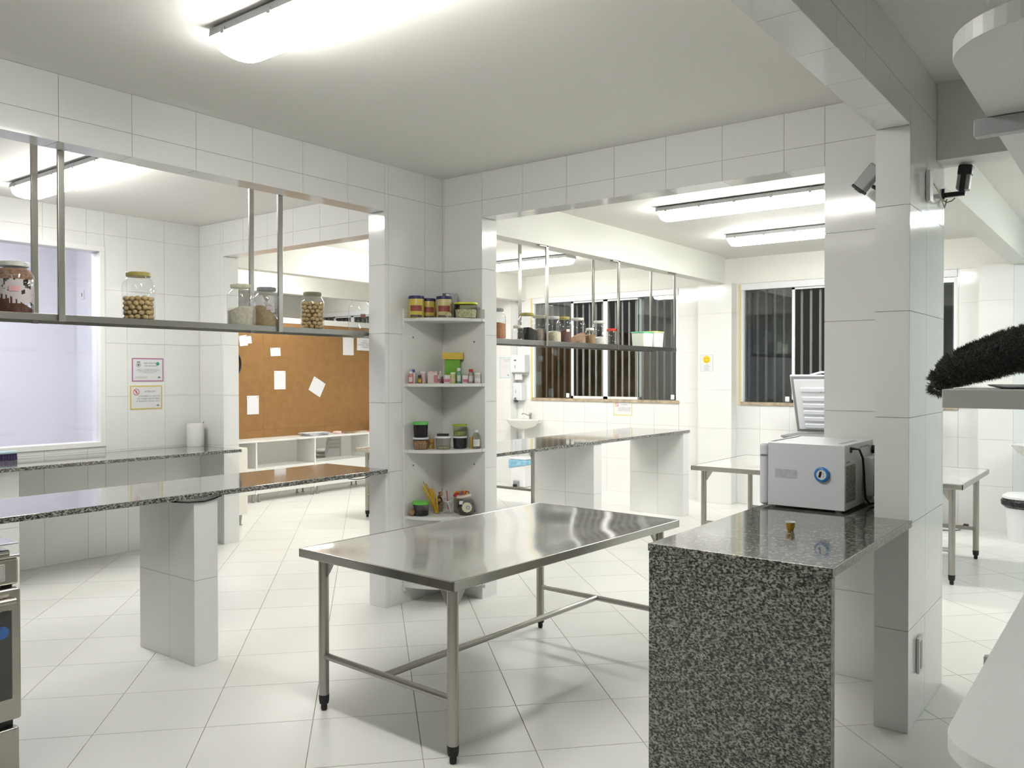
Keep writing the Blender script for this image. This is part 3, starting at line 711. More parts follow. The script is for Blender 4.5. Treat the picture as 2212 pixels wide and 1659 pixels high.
bottle((-.176,-.156,Z2), .018, .050, (.15,.03,.04), (.03,.02,.02), 'very small dark red vial', group=g3)
bottle((-.160,-.190,Z2), .050, .061, (.78,.76,.74), (.78,.77,.75), 'white jar with pink mark in the middle of the shelf', capk=1, neck=.97, lab=pk, group=g3)
bottle((-.130,-.222,Z2), .042, .080, (.55,.58,.22), (.80,.80,.78), 'vial of yellow green sprinkles with white lid', capk=1, neck=.95, lab=(.72,.55,.40), group=g3, cap_h=.15)
bottle((-.112,-.262,Z2), .034, .112, (.12,.30,.18), (.78,.80,.80), 'green bottle with white cap before the striped green carton', lab=(.60,.68,.60), group=g3)
bottle((-.082,-.298,Z2), .050, .058, (.78,.76,.74), (.78,.77,.75), 'white jar with pink mark, right of the green bottle', capk=1, neck=.97, lab=pk, group=g3)
bottle((-.062,-.335,Z2), .040, .104, (.36,.30,.30), (.50,.02,.02), 'grey bottle with a red cap', lab=(.66,.64,.62), group=g3)
bottle((-.052,-.388,Z2), .046, .077, (.60,.55,.52), (.78,.76,.72), 'pale translucent jar standing alone at the right end', capk=1, neck=.95, lab=(.76,.74,.72), group=g3, cap_h=.14)
for x, y in ((-.20,-.075),(-.165,-.085),(-.13,-.10)):
    bottle((x,y,Z2), .030, .090, (.62,.60,.57), (.74,.71,.66), {-.20:'leftmost', -.165:'middle', -.13:'rightmost'}[x]+' white capped little bottle in the back row of the second shelf', group='white capped bottles in the back row')
t = thing('snack_carton', 'tall green carton with rainbow stripes under a yellow box', 'box', (-.075,-.165,Z2), FACE+PI/2)
MB().box(-.057,.057,-.022,.022,0,.175,.002).build('body', mat('lime_green', (.16,.42,.03), .45), t)
for zc in (.132, .045):
    for k, c in enumerate(((.62,.02,.02),(.72,.40,.02),(.65,.60,.04),(.05,.30,.10),(.02,.20,.55),(.02,.08,.35),(.04,.35,.12),(.66,.55,.04),(.62,.03,.02))):
        MB().box(.057-.0127*(k+1),.057-.0127*k,.0222,.0232,zc-.014,zc+.014).build('stripe', mat('stripe_%d_%d' % (int(c[0]*100),int(c[1]*100)), c, .5), t, smooth=False)
for xx, zz in ((-.025,.155),(-.03,.085),(.03,.075)): MB().cyl(.010,0,.0012,M=Matrix.Translation((xx,.0222,zz))@Matrix.Rotation(-PI/2,4,'X'),n=12).build('dot', mat('rust_dot', (.38,.16,.03), .5), t)
t = thing('carton', 'flat yellow box lying on top of the green striped carton', 'box', (-.079,-.171,Z2+.1755), FACE+PI/2)
MB().box(-.078,.078,-.026,.026,0,.052,.002).build('body', mat('yellow_box', (.68,.50,.07), .5), t)
for a, b in ((-.07,-.022),(-.014,.035),(.045,.072)): MB().box(a,b,.0262,.0268,.010,.043).build('label', mat('box_label', (.66,.58,.42), .6, noise=(90,.15)), t, smooth=False)
# third shelf
WL = (.76,.78,.82)
tA = tub((-.338,-.093,Z3), .112, .112, .086, WL, 'tub with white lid and peach powder, under the green lidded tub', (.72,.66,.60), 0, contents=(.62,.44,.30), ch=.75)
tub((-.338,-.093,Z3+.0865), .110, .110, .112, (.13,.50,.10), 'clear tub with green lid and dark contents, stacked on the left', (.66,.64,.66), 0, contents=(.045,.035,.042), ch=.82, lidh=.02)
t = thing('nut_bag', 'narrow jar of golden nuts between the white lidded tubs', 'bag', (-.245,-.112,Z3), FACE)
MB().lathe([(0,0),(.021,0),(.023,.01),(.022,.065),(.018,.073),(0,.073)], 14).build('bag_body', mat('nut_mix', (.42,.26,.08), .7, noise=(40,.6), bump=(60,1,.01)), t)
tub((-.212,-.195,Z3), .118, .118, .092, WL, 'clear tub with white lid and pale chips at the bottom, middle of the third shelf', (.76,.75,.72), .2, contents=(.62,.56,.42), ch=.2)
tub((-.107,-.265,Z3), .104, .104, .090, WL, 'tub with white lid and dark grey contents, under the lime lidded one', (.50,.53,.52), .4, contents=(.12,.13,.12), ch=.9)
tub((-.107,-.265,Z3+.0905), .106, .106, .086, (.32,.42,.02), 'small tub with lime lid and yellowish grain, stacked on the right', (.76,.80,.66), .4, contents=(.48,.46,.24), ch=.4)
t = thing('remote_control', 'small black remote control lying on the middle tub', 'remote', (-.196,-.179,Z3+.0925), FACE+PI/2)
MB().box(-.044,.044,-.014,.014,0,.017,.004).build('body', BLK, t); MB().box(-.03,.0,-.008,.008,.017,.0185).build('button_pad', INK, t, smooth=False)
t = thing('gold_tube', 'slim golden tube near the right end of the third shelf', 'tube', (-.060,-.335,Z3), 0)
MB().lathe([(0,0),(.012,0),(.012,.078),(.010,.082),(0,.082)], 16).build('body', mat('gold_tube', (.46,.33,.07), .35, .3), t)
bottle((-.062,-.385,Z3), .060, .134, (.86,.87,.83), (.80,.80,.78), 'clear bottle with white cap at the right end of the third shelf', capk=.42, neck=.4, clear=True, lab=(.72,.71,.66), cap_h=.1)
# fourth shelf
tub((-.335,-.092,Z4), .118, .118, .100, (.13,.55,.06), 'clear tub with bright green lid, left on the fourth shelf', (.66,.70,.66), 0, contents=(.07,.08,.075), ch=.25, lidh=.018)
t = thing('onion', 'brown onion at the left end of the fourth shelf', 'onion', (-.395,-.055,Z4), 0)
MB().lathe([(0,.0),(.015,.003),(.026,.018),(.024,.034),(.010,.044),(.003,.050),(0,.05)], 16).build('bulb', mat('onion_skin', (.36,.24,.13), .5, noise=(30,.3)), t)
t = thing('straw_glass', 'glass full of yellow sticks and brushes leaning left', 'glass', (-.213,-.135,Z4), FACE)
MB().lathe([(0,.001),(.026,.001),(.030,.09)], 20).build('glass', GL, t)
random.seed(4)
for k in range(9):
    a = k*.7; x0, y0 = .014*math.cos(a), .014*math.sin(a); L = .17+.02*random.random(); le = .10+.015*random.random()
    MB().tube([(x0*.6,y0*.6,.004),(x0+.0,y0-(.012+.01*k/9)-.03*(k%3==0),L*.62),(x0*1.2,y0*1.2-.042-.05*(k%3==0),L+.03*(k%3==0))], .0045, 6).build('stick', mat('yellow_stick', (.70,.42,.01), .5) if k != 4 else mat('brown_stick', (.28,.05,.01), .5), t)
for k, (dy, hh) in enumerate(((-.10,.235),(-.045,.245),(-.035,.232))):
    MB().tube([(-.004*k,-.01,.05),(-.004*k,dy*.6,.16),(-.004*k,dy,hh)], .003, 6, radii=[.002,.003,.0045]).build('brush', mat('pale_brush', (.55,.55,.50), .4) if k else mat('grey_brush', (.30,.30,.27), .4), t)
t = thing('dried_flowers', 'small bunch of dark brown dried flowers in a clay pot', 'flowers', (-.130,-.085,Z4), FACE)
MB().lathe([(0,0),(.022,0),(.030,.055),(.0,.055)], 14).build('pot', mat('clay_pot', (.33,.23,.14), .8), t)
random.seed(11)
for k in range(16):
    a = random.uniform(0,6.28); rr = random.uniform(0,.03); z = random.uniform(.065,.142)
    MB().blob(random.uniform(.009,.017), (rr*math.cos(a), rr*math.sin(a), z), 1, .3).build('blossom', mat('brown_bloom_%d' % (k%3), ((.10,.03,.015),(.20,.07,.03),(.42,.30,.18))[k%3], .8), t)
MB().tube([(0,0,.06),(-.004,.01,.14),(-.002,.022,.17)], .003, 6).build('stem', mat('orange_stem', (.45,.20,.05), .6), t)
t = thing('goblet', 'stemmed glass tied with a white ribbon, red straw in it', 'glass', (-.150,-.190,Z4), FACE)
MB().lathe([(0,.001),(.036,.001),(.034,.006),(.006,.014),(.005,.03),(.024,.045),(.034,.075),(.030,.115)], 24).build('glass', GL, t)
MB().tube([(.005,-.035,.094),(.034,-.012,.088),(.036,.008,.092),(.026,.032,.100)], .0035, 6).build('ribbon', PAPER, t)
MB().tube([(.036,-.004,.090),(.040,.004,.06),(.036,.014,.03),(.034,.016,.012)], .004, 6).build('ribbon', PAPER, t)
MB().tube([(0,0,.03),(-.002,-.012,.165)], .0035, 6).build('straw', mat('red_straw', (.55,.04,.06), .4), t)
t = thing('party_jar', 'slim jar with red frilled lid and orange flowers on top', 'jar', (-.078,-.222,Z4), FACE)
MB().lathe([(0,0),(.030,0),(.033,.008),(.033,.11),(.026,.122),(.026,.13)], 20).build('glass', glass('smoky_glass', (.70,.68,.62), 1), t)
MB().lathe([(.036,.12),(.040,.123),(.028,.138),(0,.14)], 16).build('lid', mat('red_frill', (.58,.03,.05), .7), t)
for k in range(8):
    a = k*.8; MB().blob(.0105, (.017*math.cos(a)*(k>0),.017*math.sin(a)*(k>0),.147), 1, .25).build('flower', mat('orange_flower' if k%2 else 'yellow_flower', (.68,.20,.02) if k%2 else (.75,.42,.03), .7), t)
t = thing('cookie_jar', 'round tilted glass jar of dark beans with scalloped cream label and flowered lid', 'jar', (-.112,-.338,Z4), FACE-.1)
RT = Matrix.Rotation(.16, 4, 'X')
MB().lathe([(0,.001),(.045,.001),(.060,.02),(.067,.06),(.062,.095),(.048,.118),(.046,.13)], 28, M=RT).build('glass', GL, t)
MB().lathe([(0,.004),(.043,.004),(.058,.022),(.064,.055),(.062,.072),(.02,.08),(0,.082)], 24, M=RT).build('beans', mat('dark_beans', (.05,.035,.025), .6, noise=(60,.7), bump=(70,1,.006)), t)
MB().lathe([(0,.126),(.050,.126),(.058,.134),(.050,.146),(0,.15)], 24, M=RT).build('lid', mat('cream_frill', (.66,.58,.50), .7), t)
for k in range(11):
    a = k*.9; rr = .030*(k > 2)
    MB().blob(.0115, (rr*math.cos(a), rr*math.sin(a)-.022, .158+.006*(k<=2)), 1, .25).build('flower', mat('jar_flower_%d' % (k%3), ((.16,.11,.24),(.62,.12,.03),(.70,.42,.03))[k%3], .7), t)
lab = []
for k in range(36):
    a = 2*PI*k/36; q = .036*(1+.07*math.cos(12*a)); lab.append((q*math.cos(a), q*math.sin(a)))
ML = Matrix.Translation((.0655,.004,.062)) @ Matrix.Rotation(PI/2, 4, 'Y')
MB().prism(lab, 0, .0015, M=ML).build('label', mat('cream_label', (.70,.66,.50), .7), t, smooth=False)
MB().lathe([(.008,0),(.015,0),(.015,.001),(.008,.001),(.008,0)], 18, M=Matrix.Translation((.0668,.012,.060)) @ Matrix.Rotation(PI/2,4,'Y')).build('label_mark', mat('violet_mark', (.28,.26,.42), .7), t)
MB().box(.042,.062,-.052,-.026,.082,.106,.003).build('bow', PAPER, t)

# ================================================================== signs
def sign(label, axis, loc, w, h, border, bt=.012, rot=0, name='wall_sign'):
    """axis 'y' faces -y; 'x' faces -x. local x right, local y up, local z towards the viewer"""
    t = bpy.data.objects.new(name, None); COL.objects.link(t); tag(t, label, 'sign')
    t.location = loc; t.rotation_euler = (PI/2, 0, 0) if axis == 'y' else (PI/2, 0, -PI/2)
    if rot: t.rotation_euler = (Matrix.Rotation(-PI/2 if axis == 'x' else 0,4,'Z') @ Matrix.Rotation(PI/2,4,'X') @ Matrix.Rotation(rot,4,'Z')).to_euler()
    MB().box(-w/2,w/2,-h/2,h/2,0,.0012).build('sheet', PAPER, t, smooth=False)
    if border:
        b = MB()
        for x0,x1,y0,y1 in ((-w/2,w/2,h/2-bt,h/2),(-w/2,w/2,-h/2,-h/2+bt),(-w/2,-w/2+bt,-h/2+bt,h/2-bt),(w/2-bt,w/2,-h/2+bt,h/2-bt)): b.box(x0,x1,y0,y1,.0012,.0017)
        b.build('border', mat('border_%d_%d_%d' % tuple(int(c*100) for c in border), border, .7), t, smooth=False)
    return t
R3 = (0,0,0)
s = sign('purple bordered notice with a jar drawing and a green dot, above the yellow one', 'y', (-.543,3.2685,1.697), .315, .222, (.44,.20,.36))
text('INFORMATIVO', .021, (.03,.062,.0018), R3, INK, s); text('IMPORTANTE', .021, (.03,.036,.0018), R3, INK, s)
text('OS PRODUTOS DEVEM SER SEMPRE IDENTIFICADOS\nE GUARDADOS EM RECIPIENTES FECHADOS E LIMPOS\nSOBRE AS PRATELEIRAS DESTA COZINHA\nCONFORME AS NORMAS', .0098, (0,-.012,.0018), R3, INK, s)
text('CONTROLE DE QUALIDADE\nSEGURANÇA ALIMENTAR', .0095, (-.125,-.072,.0018), R3, INK, s, 'LEFT')
MB().lathe([(0,0),(.0165,0),(.0165,.0006),(0,.0006)],18,(.098,.058,.0013)).build('green_dot', mat('green_dot', (.05,.28,.20), .7), s)
b = MB().box(-.108,-.075,.070,.078,.0013,.0019); b.lathe([(.018,0),(.022,0),(.022,.0005),(.018,.0005),(.018,0)],20,(-.092,.046,.0013)); b.lathe([(0,0),(.011,0),(.011,.0006),(0,.0006)],14,(-.092,.046,.0013))
b.build('jar_drawing', INK, s, smooth=False)
MB().lathe([(.0145,0),(.017,0),(.017,.0005),(.0145,.0005),(.0145,0)],20,(.066,-.073,.0013)).build('stamp', mat('pale_stamp', (.66,.55,.58), .7), s)
MB().prism([(.092,-.078),(.132,-.078),(.112,-.060)],.0013,.0018).build('logo', INK, s, smooth=False)
s = sign('yellow bordered notice with a red prohibition ring, below the purple one', 'y', (-.560,3.2685,1.436), .318, .225, (.62,.52,.14))
text('ATENÇÃO', .024, (.04,.055,.0018), R3, mat('dark_ink', (.12,.12,.13), .8), s)
text('É PROIBIDO O USO DE\nCELULARES NESTA ÁREA\nDURANTE A PRODUÇÃO', .0205, (.135,-.012,.0018), R3, INK, s, 'RIGHT')
b = MB().lathe([(.025,0),(.031,0),(.031,.0006),(.025,.0006),(.025,0)],24,(-.098,.052,.0013)); b.box(-.027,.027,-.0035,.0035,0,.0006,M=Matrix.Translation((-.098,.052,.0013))@Matrix.Rotation(-PI/4,4,'Z'))
b.build('prohibition_ring', mat('sign_red', (.55,.10,.11), .7), s, smooth=False)
MB().box(-.104,-.092,.038,.066,.0013,.0016).build('phone_drawing', INK, s, smooth=False)
MB().lathe([(.0145,0),(.017,0),(.017,.0005),(.0145,.0005),(.0145,0)],20,(.070,-.078,.0013)).build('stamp', mat('pale_stamp', (.66,.55,.58), .7), s)
MB().prism([(.095,-.083),(.135,-.083),(.115,-.066)],.0013,.0018).build('logo', INK, s, smooth=False)
s = sign('yellow bordered notice under the big barred window', 'x', (5.4785,1.578,1.176), .30, .205, (.70,.66,.20))
text('ATENÇÃO', .022, (.03,.05,.0018), R3, INK, s); text('É PROIBIDO O USO DE\nCELULARES NESTA ÁREA\nDURANTE A PRODUÇÃO', .018, (.125,-.012,.0018), R3, INK, s, 'RIGHT')
b = MB().lathe([(.022,0),(.028,0),(.028,.0006),(.022,.0006),(.022,0)],24,(-.095,.048,.0013)); b.box(-.025,.025,-.0035,.0035,0,.0006,M=Matrix.Translation((-.095,.048,.0013))@Matrix.Rotation(-PI/4,4,'Z')); b.build('prohibition_ring', mat('sign_red', (.55,.10,.11), .7), s, smooth=False)
s = sign('white notice with a yellow smiley face on the pilaster between the windows', 'x', (5.3085,.249,1.794), .172, .212, (.45,.46,.50), .003)
MB().lathe([(0,0),(.048,0),(.048,.0008),(0,.0008)],28,(0,.045,.0013)).build('smiley_face', mat('smiley_yellow', (.75,.55,.01), .6), s)
b = MB().lathe([(0,0),(.006,0),(.006,.0006),(0,.0006)],10,(-.017,.058,.0021)); b.lathe([(0,0),(.006,0),(.006,.0006),(0,.0006)],10,(.017,.058,.0021))
b.tube([(.028*math.cos(a),.042+.028*math.sin(a),.0024) for a in [math.radians(200+14*k) for k in range(11)]],.0018,5).build('smile', mat('dark_ink', (.12,.12,.13), .8), s)
text('SORRIA!\nVOCÊ ESTÁ\nSENDO\nFILMADO', .0175, (0,-.058,.0018), R3, INK, s)
s = sign('pale blue bordered notice on the pilaster left of the towel dispenser', 'x', (5.3085,3.535,1.752), .20, .315, (.35,.62,.66), .007)
text('COMO LAVAR\nAS MÃOS', .018, (.03,.115,.0018), R3, INK, s); text('LAVE AS MÃOS SEMPRE\nQUE ENTRAR NA ÁREA\nDE PRODUÇÃO E APÓS\nUSAR O SANITÁRIO', .0125, (0,.01,.0018), R3, mat('pale_ink', (.55,.55,.56), .8), s)
MB().prism([(.04,-.12),(.08,-.12),(.06,-.1)],.0013,.0018).build('logo', INK, s, smooth=False)

# ================================================================== cork board partition and its papers
cb = thing('cork_board', 'big brown cork board over the white shelf unit, papers pinned on it', 'board', (3.1,5.25,.80))
CORK = mat('cork', (.275,.145,.047), .85, noise=(9,.08), bump=(150,.4,.003))
for x0, x1 in ((-2.3,-.92),(-.9185,.13),(.1315,1.18),(1.1815,2.2)):
    for z0, z1 in ((0,.105),(.1065,.742),(.7435,1.56)): MB().box(x0,x1,-.008,.0,z0,z1).build('cork_panel', CORK, cb, smooth=False)
MB().box(-2.3,2.2,.001,.03,0,1.56).build('backing', mat('cork_backing', (.22,.12,.05), .9), cb, smooth=False)
MB().box(-2.3,2.2,-.012,.03,1.562,1.64,.003).build('top_rail', MDF, cb, smooth=False)
def pinned(label, x, z, w, h, rot=0, extra=None):
    t = bpy.data.objects.new('pinned_paper', None); COL.objects.link(t); tag(t, label, 'paper', 'papers pinned on the cork board')
    t.location = (x,5.2375,z); t.rotation_euler = (Matrix.Rotation(PI/2,4,'X') @ Matrix.Rotation(rot,4,'Z')).to_euler()
    b = MB(); n = 6
    for i in range(n):
        for j in range(n):
            f = lambda u, v: (w*(u-.5), h*(v-.5), .0005+.006*((u-.5)**2)*(1-v))
            b.quad(f(i/n,j/n), f((i+1)/n,j/n), f((i+1)/n,(j+1)/n), f(i/n,(j+1)/n))
    bmesh.ops.remove_doubles(b.bm, verts=b.bm.verts, dist=1e-5)
    b.build('sheet', PAPER, t)
    for sx in (-1, 1): MB().sphere(.006, (sx*w*.38, h*.42, .004), 8).build('pin', mat('steel_pin', (.35,.35,.37), .3, .6), t)
    return t
pinned('small white note at the top left corner of the cork board, tilted', 1.865, 2.10, .125, .14, .14)
pinned('second small note overlapping the corner note on the cork board', 1.955, 2.115, .075, .10, .10)
pinned('small landscape note near the top of the cork board', 2.375, 1.962, .165, .115, .05)
s = pinned('upright sheet in the middle of the cork board, left of the tilted one', 2.445, 1.575, .19, .255, 0)
text('1  2  3\n4  5', .02, (-.02,.05,.003), R3, mat('pale_ink', (.55,.55,.56), .8), s)
pinned('upright sheet low on the left of the cork board', 2.01, 1.245, .185, .25, 0)
s = pinned('square sheet strongly tilted, centre of the cork board', 3.09, 1.475, .235, .22, -.5)
pinned('upright sheet at the top right of the cork board, edge curled', 3.68, 2.08, .21, .28, .0)
s = pinned('printed notice at the top right corner of the cork board', 4.02, 2.115, .34, .20, -.02)
text('TODO\nMATERIAL DE\nESCRITÓRIO DEVE FICAR\nGUARDADO', .028, (0,.0,.003), R3, INK, s)
t = thing('hanging_cable_loop', 'loop of black cable hanging at the left edge of the cork board', 'cable', (1.72,5.235,1.79))
MB().tube([(.0+.10*math.cos(a), -.002, .155*math.sin(a)) for a in [math.radians(-100+20*k) for k in range(19)]], .013, 8).build('cable', BLK, t)

# ================================================================== white shelf unit under the cork board
su = thing('shelf_unit', 'long low white open shelf unit below the cork board on metal feet', 'shelf unit', (3.0,5.05,0))
MB().box(-2.2,2.0,-.20,.20,.775,.798,.002).build('top_board', MDF, su, smooth=False)
for x0, x1 in ((-2.18,-1.22),(-1.195,-.27),(-.245,.73),(.755,1.75)):
    MB().box(x0,x1,-.19,.19,.42,.44,.002).build('bottom_board', MDF, su, smooth=False)
    MB().box(x0,x1,-.19,-.172,.11,.42).build('apron', MDF, su, smooth=False)
for x in (-2.2,-1.22,-.27,.73,1.75): MB().box(x,x+.022,-.196,.19,.10,.775,.001).build('divider', MDF, su, smooth=False)
FT = mat('brushed_foot', (.40,.40,.37), .3, .8)
for x in (-2.1,-1.25,-1.16,-.30,-.20,.70,.79,1.70):
    for y in (-.17, .15): MB().lathe([(0,0),(.024,0),(.024,.006),(.010,.010),(.014,.11),(0,.11)], 12, (x,y,0)).build('foot', FT, su)
cbn = thing('low_cabinet', 'white cabinet on tapered metal feet beside the passage opening', 'cabinet', (.475,4.3,0))
MB().box(-.29,.29,-.72,.72,.12,.85,.003).build('body', mat('cream_laminate', (.80,.78,.70), .4), cbn, smooth=False)
for y0 in (-.70, .01): MB().box(.29,.308,y0,y0+.69,.14,.83,.003).build('door', mat('cream_laminate', (.80,.78,.70), .4), cbn, smooth=False)
for x in (-.24,.24):
    for y in (-.66,.66): MB().lathe([(0,0),(.020,0),(.020,.006),(.008,.012),(.022,.12),(0,.12)], 12, (x,y,0)).build('foot', FT, cbn)
t = thing('paper_stack', 'untidy stack of white papers on the white shelf unit', 'papers', (2.88,5.04,.799))
random.seed(5)
for k in range(9):
    MB().box(-.17,.17,-.11,.11,0,.004,M=Matrix.Translation((random.uniform(-.03,.03),random.uniform(-.02,.02),k*.0046))@Matrix.Rotation(random.uniform(-.2,.2),4,'Z')).build('sheet', mat('bluish_paper', (.68,.69,.76), .8) if k < 6 else PAPER, t, smooth=False)
t = thing('napkin_pack', 'small pinkish packet on the white shelf unit, right of the papers', 'packet', (3.30,5.05,.799))
MB().box(-.05,.05,-.04,.04,0,.035,.01).build('packet_body', mat('pinkish', (.74,.55,.53), .7, noise=(30,.15)), t)
t = thing('placemat', 'brown patterned mat lying on the white shelf unit', 'mat', (3.52,5.04,.799))
MB().box(-.14,.14,-.10,.10,0,.014,.003,M=Matrix.Rotation(.12,4,'Z')).build('mat_body', mat('brown_pattern', (.30,.22,.14), .8, noise=(25,.6)), t)
t = thing('paper_stack', 'few cream cards in front of the brown mat', 'papers', (3.66,4.93,.799))
MB().box(-.10,.10,-.045,.045,0,.006,.001,M=Matrix.Rotation(.2,4,'Z')).build('card', mat('cream_card', (.72,.68,.55), .7), t)
t = thing('pen_holder', 'clear holder with pens and small red items on the white shelf unit', 'holder', (4.02,5.07,.799))
MB().lathe([(0,.001),(.055,.001),(.06,.10)], 18).build('cup', glass('holder_glass', (.75,.80,.80), 1), t)
random.seed(8)
for k in range(11):
    a = k*2*PI/11; c = ((.50,.08,.08),(.30,.42,.42),(.55,.55,.57),(.12,.16,.17))[k%4]
    MB().tube([(.028*math.cos(a),.028*math.sin(a),.004),(.052*math.cos(a),.052*math.sin(a),.13+.05*((k*7)%5)/5)], .008, 6).build('pen', mat('pen_%d' % (k%4), c, .5), t)
MB().blob(.022,(-.13,-.03,.012),1,.2,1,1,.5).build('red_cap', mat('red_cap_bit', (.65,.08,.05), .5), t)
t = thing('backpack', 'black backpack at the right end of the white shelf unit', 'bag', (4.24,5.06,.799))
MB().lathe([(0,0),(.075,0),(.088,.03),(.085,.12),(.062,.175),(.02,.20),(0,.20)], 18, sx=1.1, sy=.75).build('bag_body', mat('black_fabric', (.013,.013,.015), .8, bump=(40,.5,.01)), t)
MB().tube([(-.03,0,.19),(-.02,0,.222),(.02,0,.222),(.03,0,.19)], .006, 6).build('handle', BLK, t)
# stacked plastic chairs behind the unit
def plastic_chair(loc, label, group):
    t = thing('plastic_chair', label, 'chair', loc, 0, group); m = mat('white_chair_plastic', (.80,.80,.78), .35)
    b = MB(); n = 8
    for i in range(n):
        for j in range(n):
            f = lambda u, v: ((u-.5)*.40*(1-.12*v), (v-.5)*.40, .42-.02*math.sin(PI*v)-.02*abs(2*u-1)**3)
            b.quad(f(i/n,j/n), f((i+1)/n,j/n), f((i+1)/n,(j+1)/n), f(i/n,(j+1)/n))
    bmesh.ops.remove_doubles(b.bm, verts=b.bm.verts, dist=1e-5); s_ = b.build('seat', m, t)
    md = s_.modifiers.new('thick', 'SOLIDIFY'); md.thickness = .012
    MB().box(-.20,.20,-.215,-.195,.385,.42,.006).build('seat_apron', m, t)
    b = MB(); b.tube([(-.19,.19,.40),(-.20,.23,.60),(-.17,.265,.79),(-.12,.28,.82),(.12,.28,.82),(.17,.265,.79),(.20,.23,.60),(.19,.19,.40)], .016, 8)
    for i in range(6):
        u0, u1 = i/6, (i+1)/6
        q = lambda u, k: ((u-.5)*(.38-.05*k), .19+.085*k-.05*(1-(2*u-1)**2)*0+.03*(1-(2*u-1)**2), .42+.38*k)
        for k in range(4): b.quad(q(u0,k/4), q(u1,k/4), q(u1,(k+1)/4), q(u0,(k+1)/4))
    b.build('backrest', m, t)
    for sx in (-1,1):
        for sy in (-1,1): MB().tube([(sx*.17,sy*.17,.41),(sx*.215,sy*.225,0)], .02, 8, radii=[.024,.016]).build('leg', m, t)
    return t
ch = plastic_chair((3.78,5.85,.0), 'lowest white plastic chair of the stack behind the shelf unit', 'stacked white plastic chairs')
ch.scale = (.68,.68,.66); ch.rotation_euler = (0,0,PI)
for k, nm in enumerate(('second', 'third', 'fourth', 'topmost')):
    dup(ch, (3.78,5.85,.056*(k+1)), PI, '%s white plastic chair of the stack behind the shelf unit' % nm)

# ================================================================== microwave on the desk
ov = thing('microwave', 'white microwave standing sideways on the granite desk, blue timer on its side', 'microwave', (-.615,-3.125,.985))
MB().box(0,.505, 0,.372, .012,.325, .004,2).build('body', EN, ov)
b = MB().box(.0,.505,.374,.418,.008,.320,.018,4); b.build('door', EN, ov)
MB().box(-.003,.50,.378,.41,.256,.263,.001).build('door_groove', mat('groove_grey', (.18,.18,.19), .6), ov, smooth=False)
MB().box(.06,.45,.365,.378,.3245,.330,.002).build('top_seam', mat('seam_grey', (.50,.51,.53), .4), ov)
for x in (.04,.46):
    for y in (.04,.36): MB().cyl(.014,0,.014,(x,y),14).build('foot', WPL, ov)
b = MB()
for k in range(9):
    b.box(.10+.03*k,.106+.03*k,.035,.06,.3248,.3256)
b.build('top_vent', mat('vent_dark', (.10,.10,.10), .6), ov, smooth=False)
b = MB()
for k in range(7): b.box(.26+.025*k,.268+.025*k,-.0008,.0,.296,.304)
for k in range(4): b.box(.02+.018*k,.026+.018*k,-.0008,.0,.238,.246)
b.build('rear_vent', mat('vent_dark', (.10,.10,.10), .6), ov, smooth=False)
MB().box(.02,.17,-.003,0,.05,.225,.001).build('rear_grille', mat('grille_grey', (.25,.26,.24), .7, noise=(80,.6)), ov, smooth=False)
MB().box(.30,.50,-.055,-.001,.05,.25,.012).build('rear_cover', EN, ov)
MB().box(.40,.43,-.057,-.055,.09,.125).build('warning_mark', mat('sign_red', (.55,.10,.11), .7), ov, smooth=False)
MB().cyl(.022,0,.02,M=Matrix.Translation((.485,-.002,.275))@Matrix.Rotation(PI/2,4,'X')).build('cable_gland', BLK, ov)
MB().tube([(.095,.002,.300),(.10,-.012,.305),(.17,-.02,.297),(.235,-.02,.25),(.265,-.018,.18),(.28,-.018,.09),(.29,-.02,.04),(.33,-.03,.012),(.40,-.05,.008)], .0055, 10).build('power_cord', BLK, ov)
MB().box(.085,.105,-.006,.004,.285,.312,.002).build('cord_plug', BLK, ov)
MX = Matrix.Rotation(-PI/2, 4, 'Y')
MB().box(-.001,.0, .226,.336, .152,.195).build('faded_sticker', mat('faded_sticker', (.52,.53,.59), .7, noise=(45,.15)), ov, smooth=False)
tm = thing('kitchen_timer', 'round blue timer stuck to the side of the white microwave', 'timer', (-.6165,-3.020,1.166))
MB().lathe([(0,0),(.034,0),(.037,.006),(.034,.013),(.026,.016),(.024,.0135),(0,.0135)], 32, M=MX).build('rim', mat('timer_blue', (.03,.20,.55), .3), tm)
MB().cyl(.024,.0135,.0142,M=MX).build('dial', WPL, tm)
MB().box(-.0155,-.0142,.0,.011,-.015,.015,M=Matrix.Rotation(.25,4,'X')).build('display', BLK, tm, smooth=False)
for k in (-1,0,1): MB().box(-.015,-.0142,-.012,-.008,k*.008-.002,k*.008+.002).build('button', INK, tm, smooth=False)

cp = thing('small_cup', 'tiny gold cup with white rim in the middle of the granite desk', 'cup', (-1.185,-3.062,.9855))
MB().lathe([(0,0),(.012,0),(.014,.003),(.014,.007),(.0185,.016),(.0195,.035)], 24).build('cup_body', mat('mustard_gold', (.36,.22,.02), .35), cp)
MB().lathe([(.0195,.035),(.020,.0385),(.018,.0385),(.017,.022),(.010,.008),(0,.008)], 24).build('rim', WPL, cp)

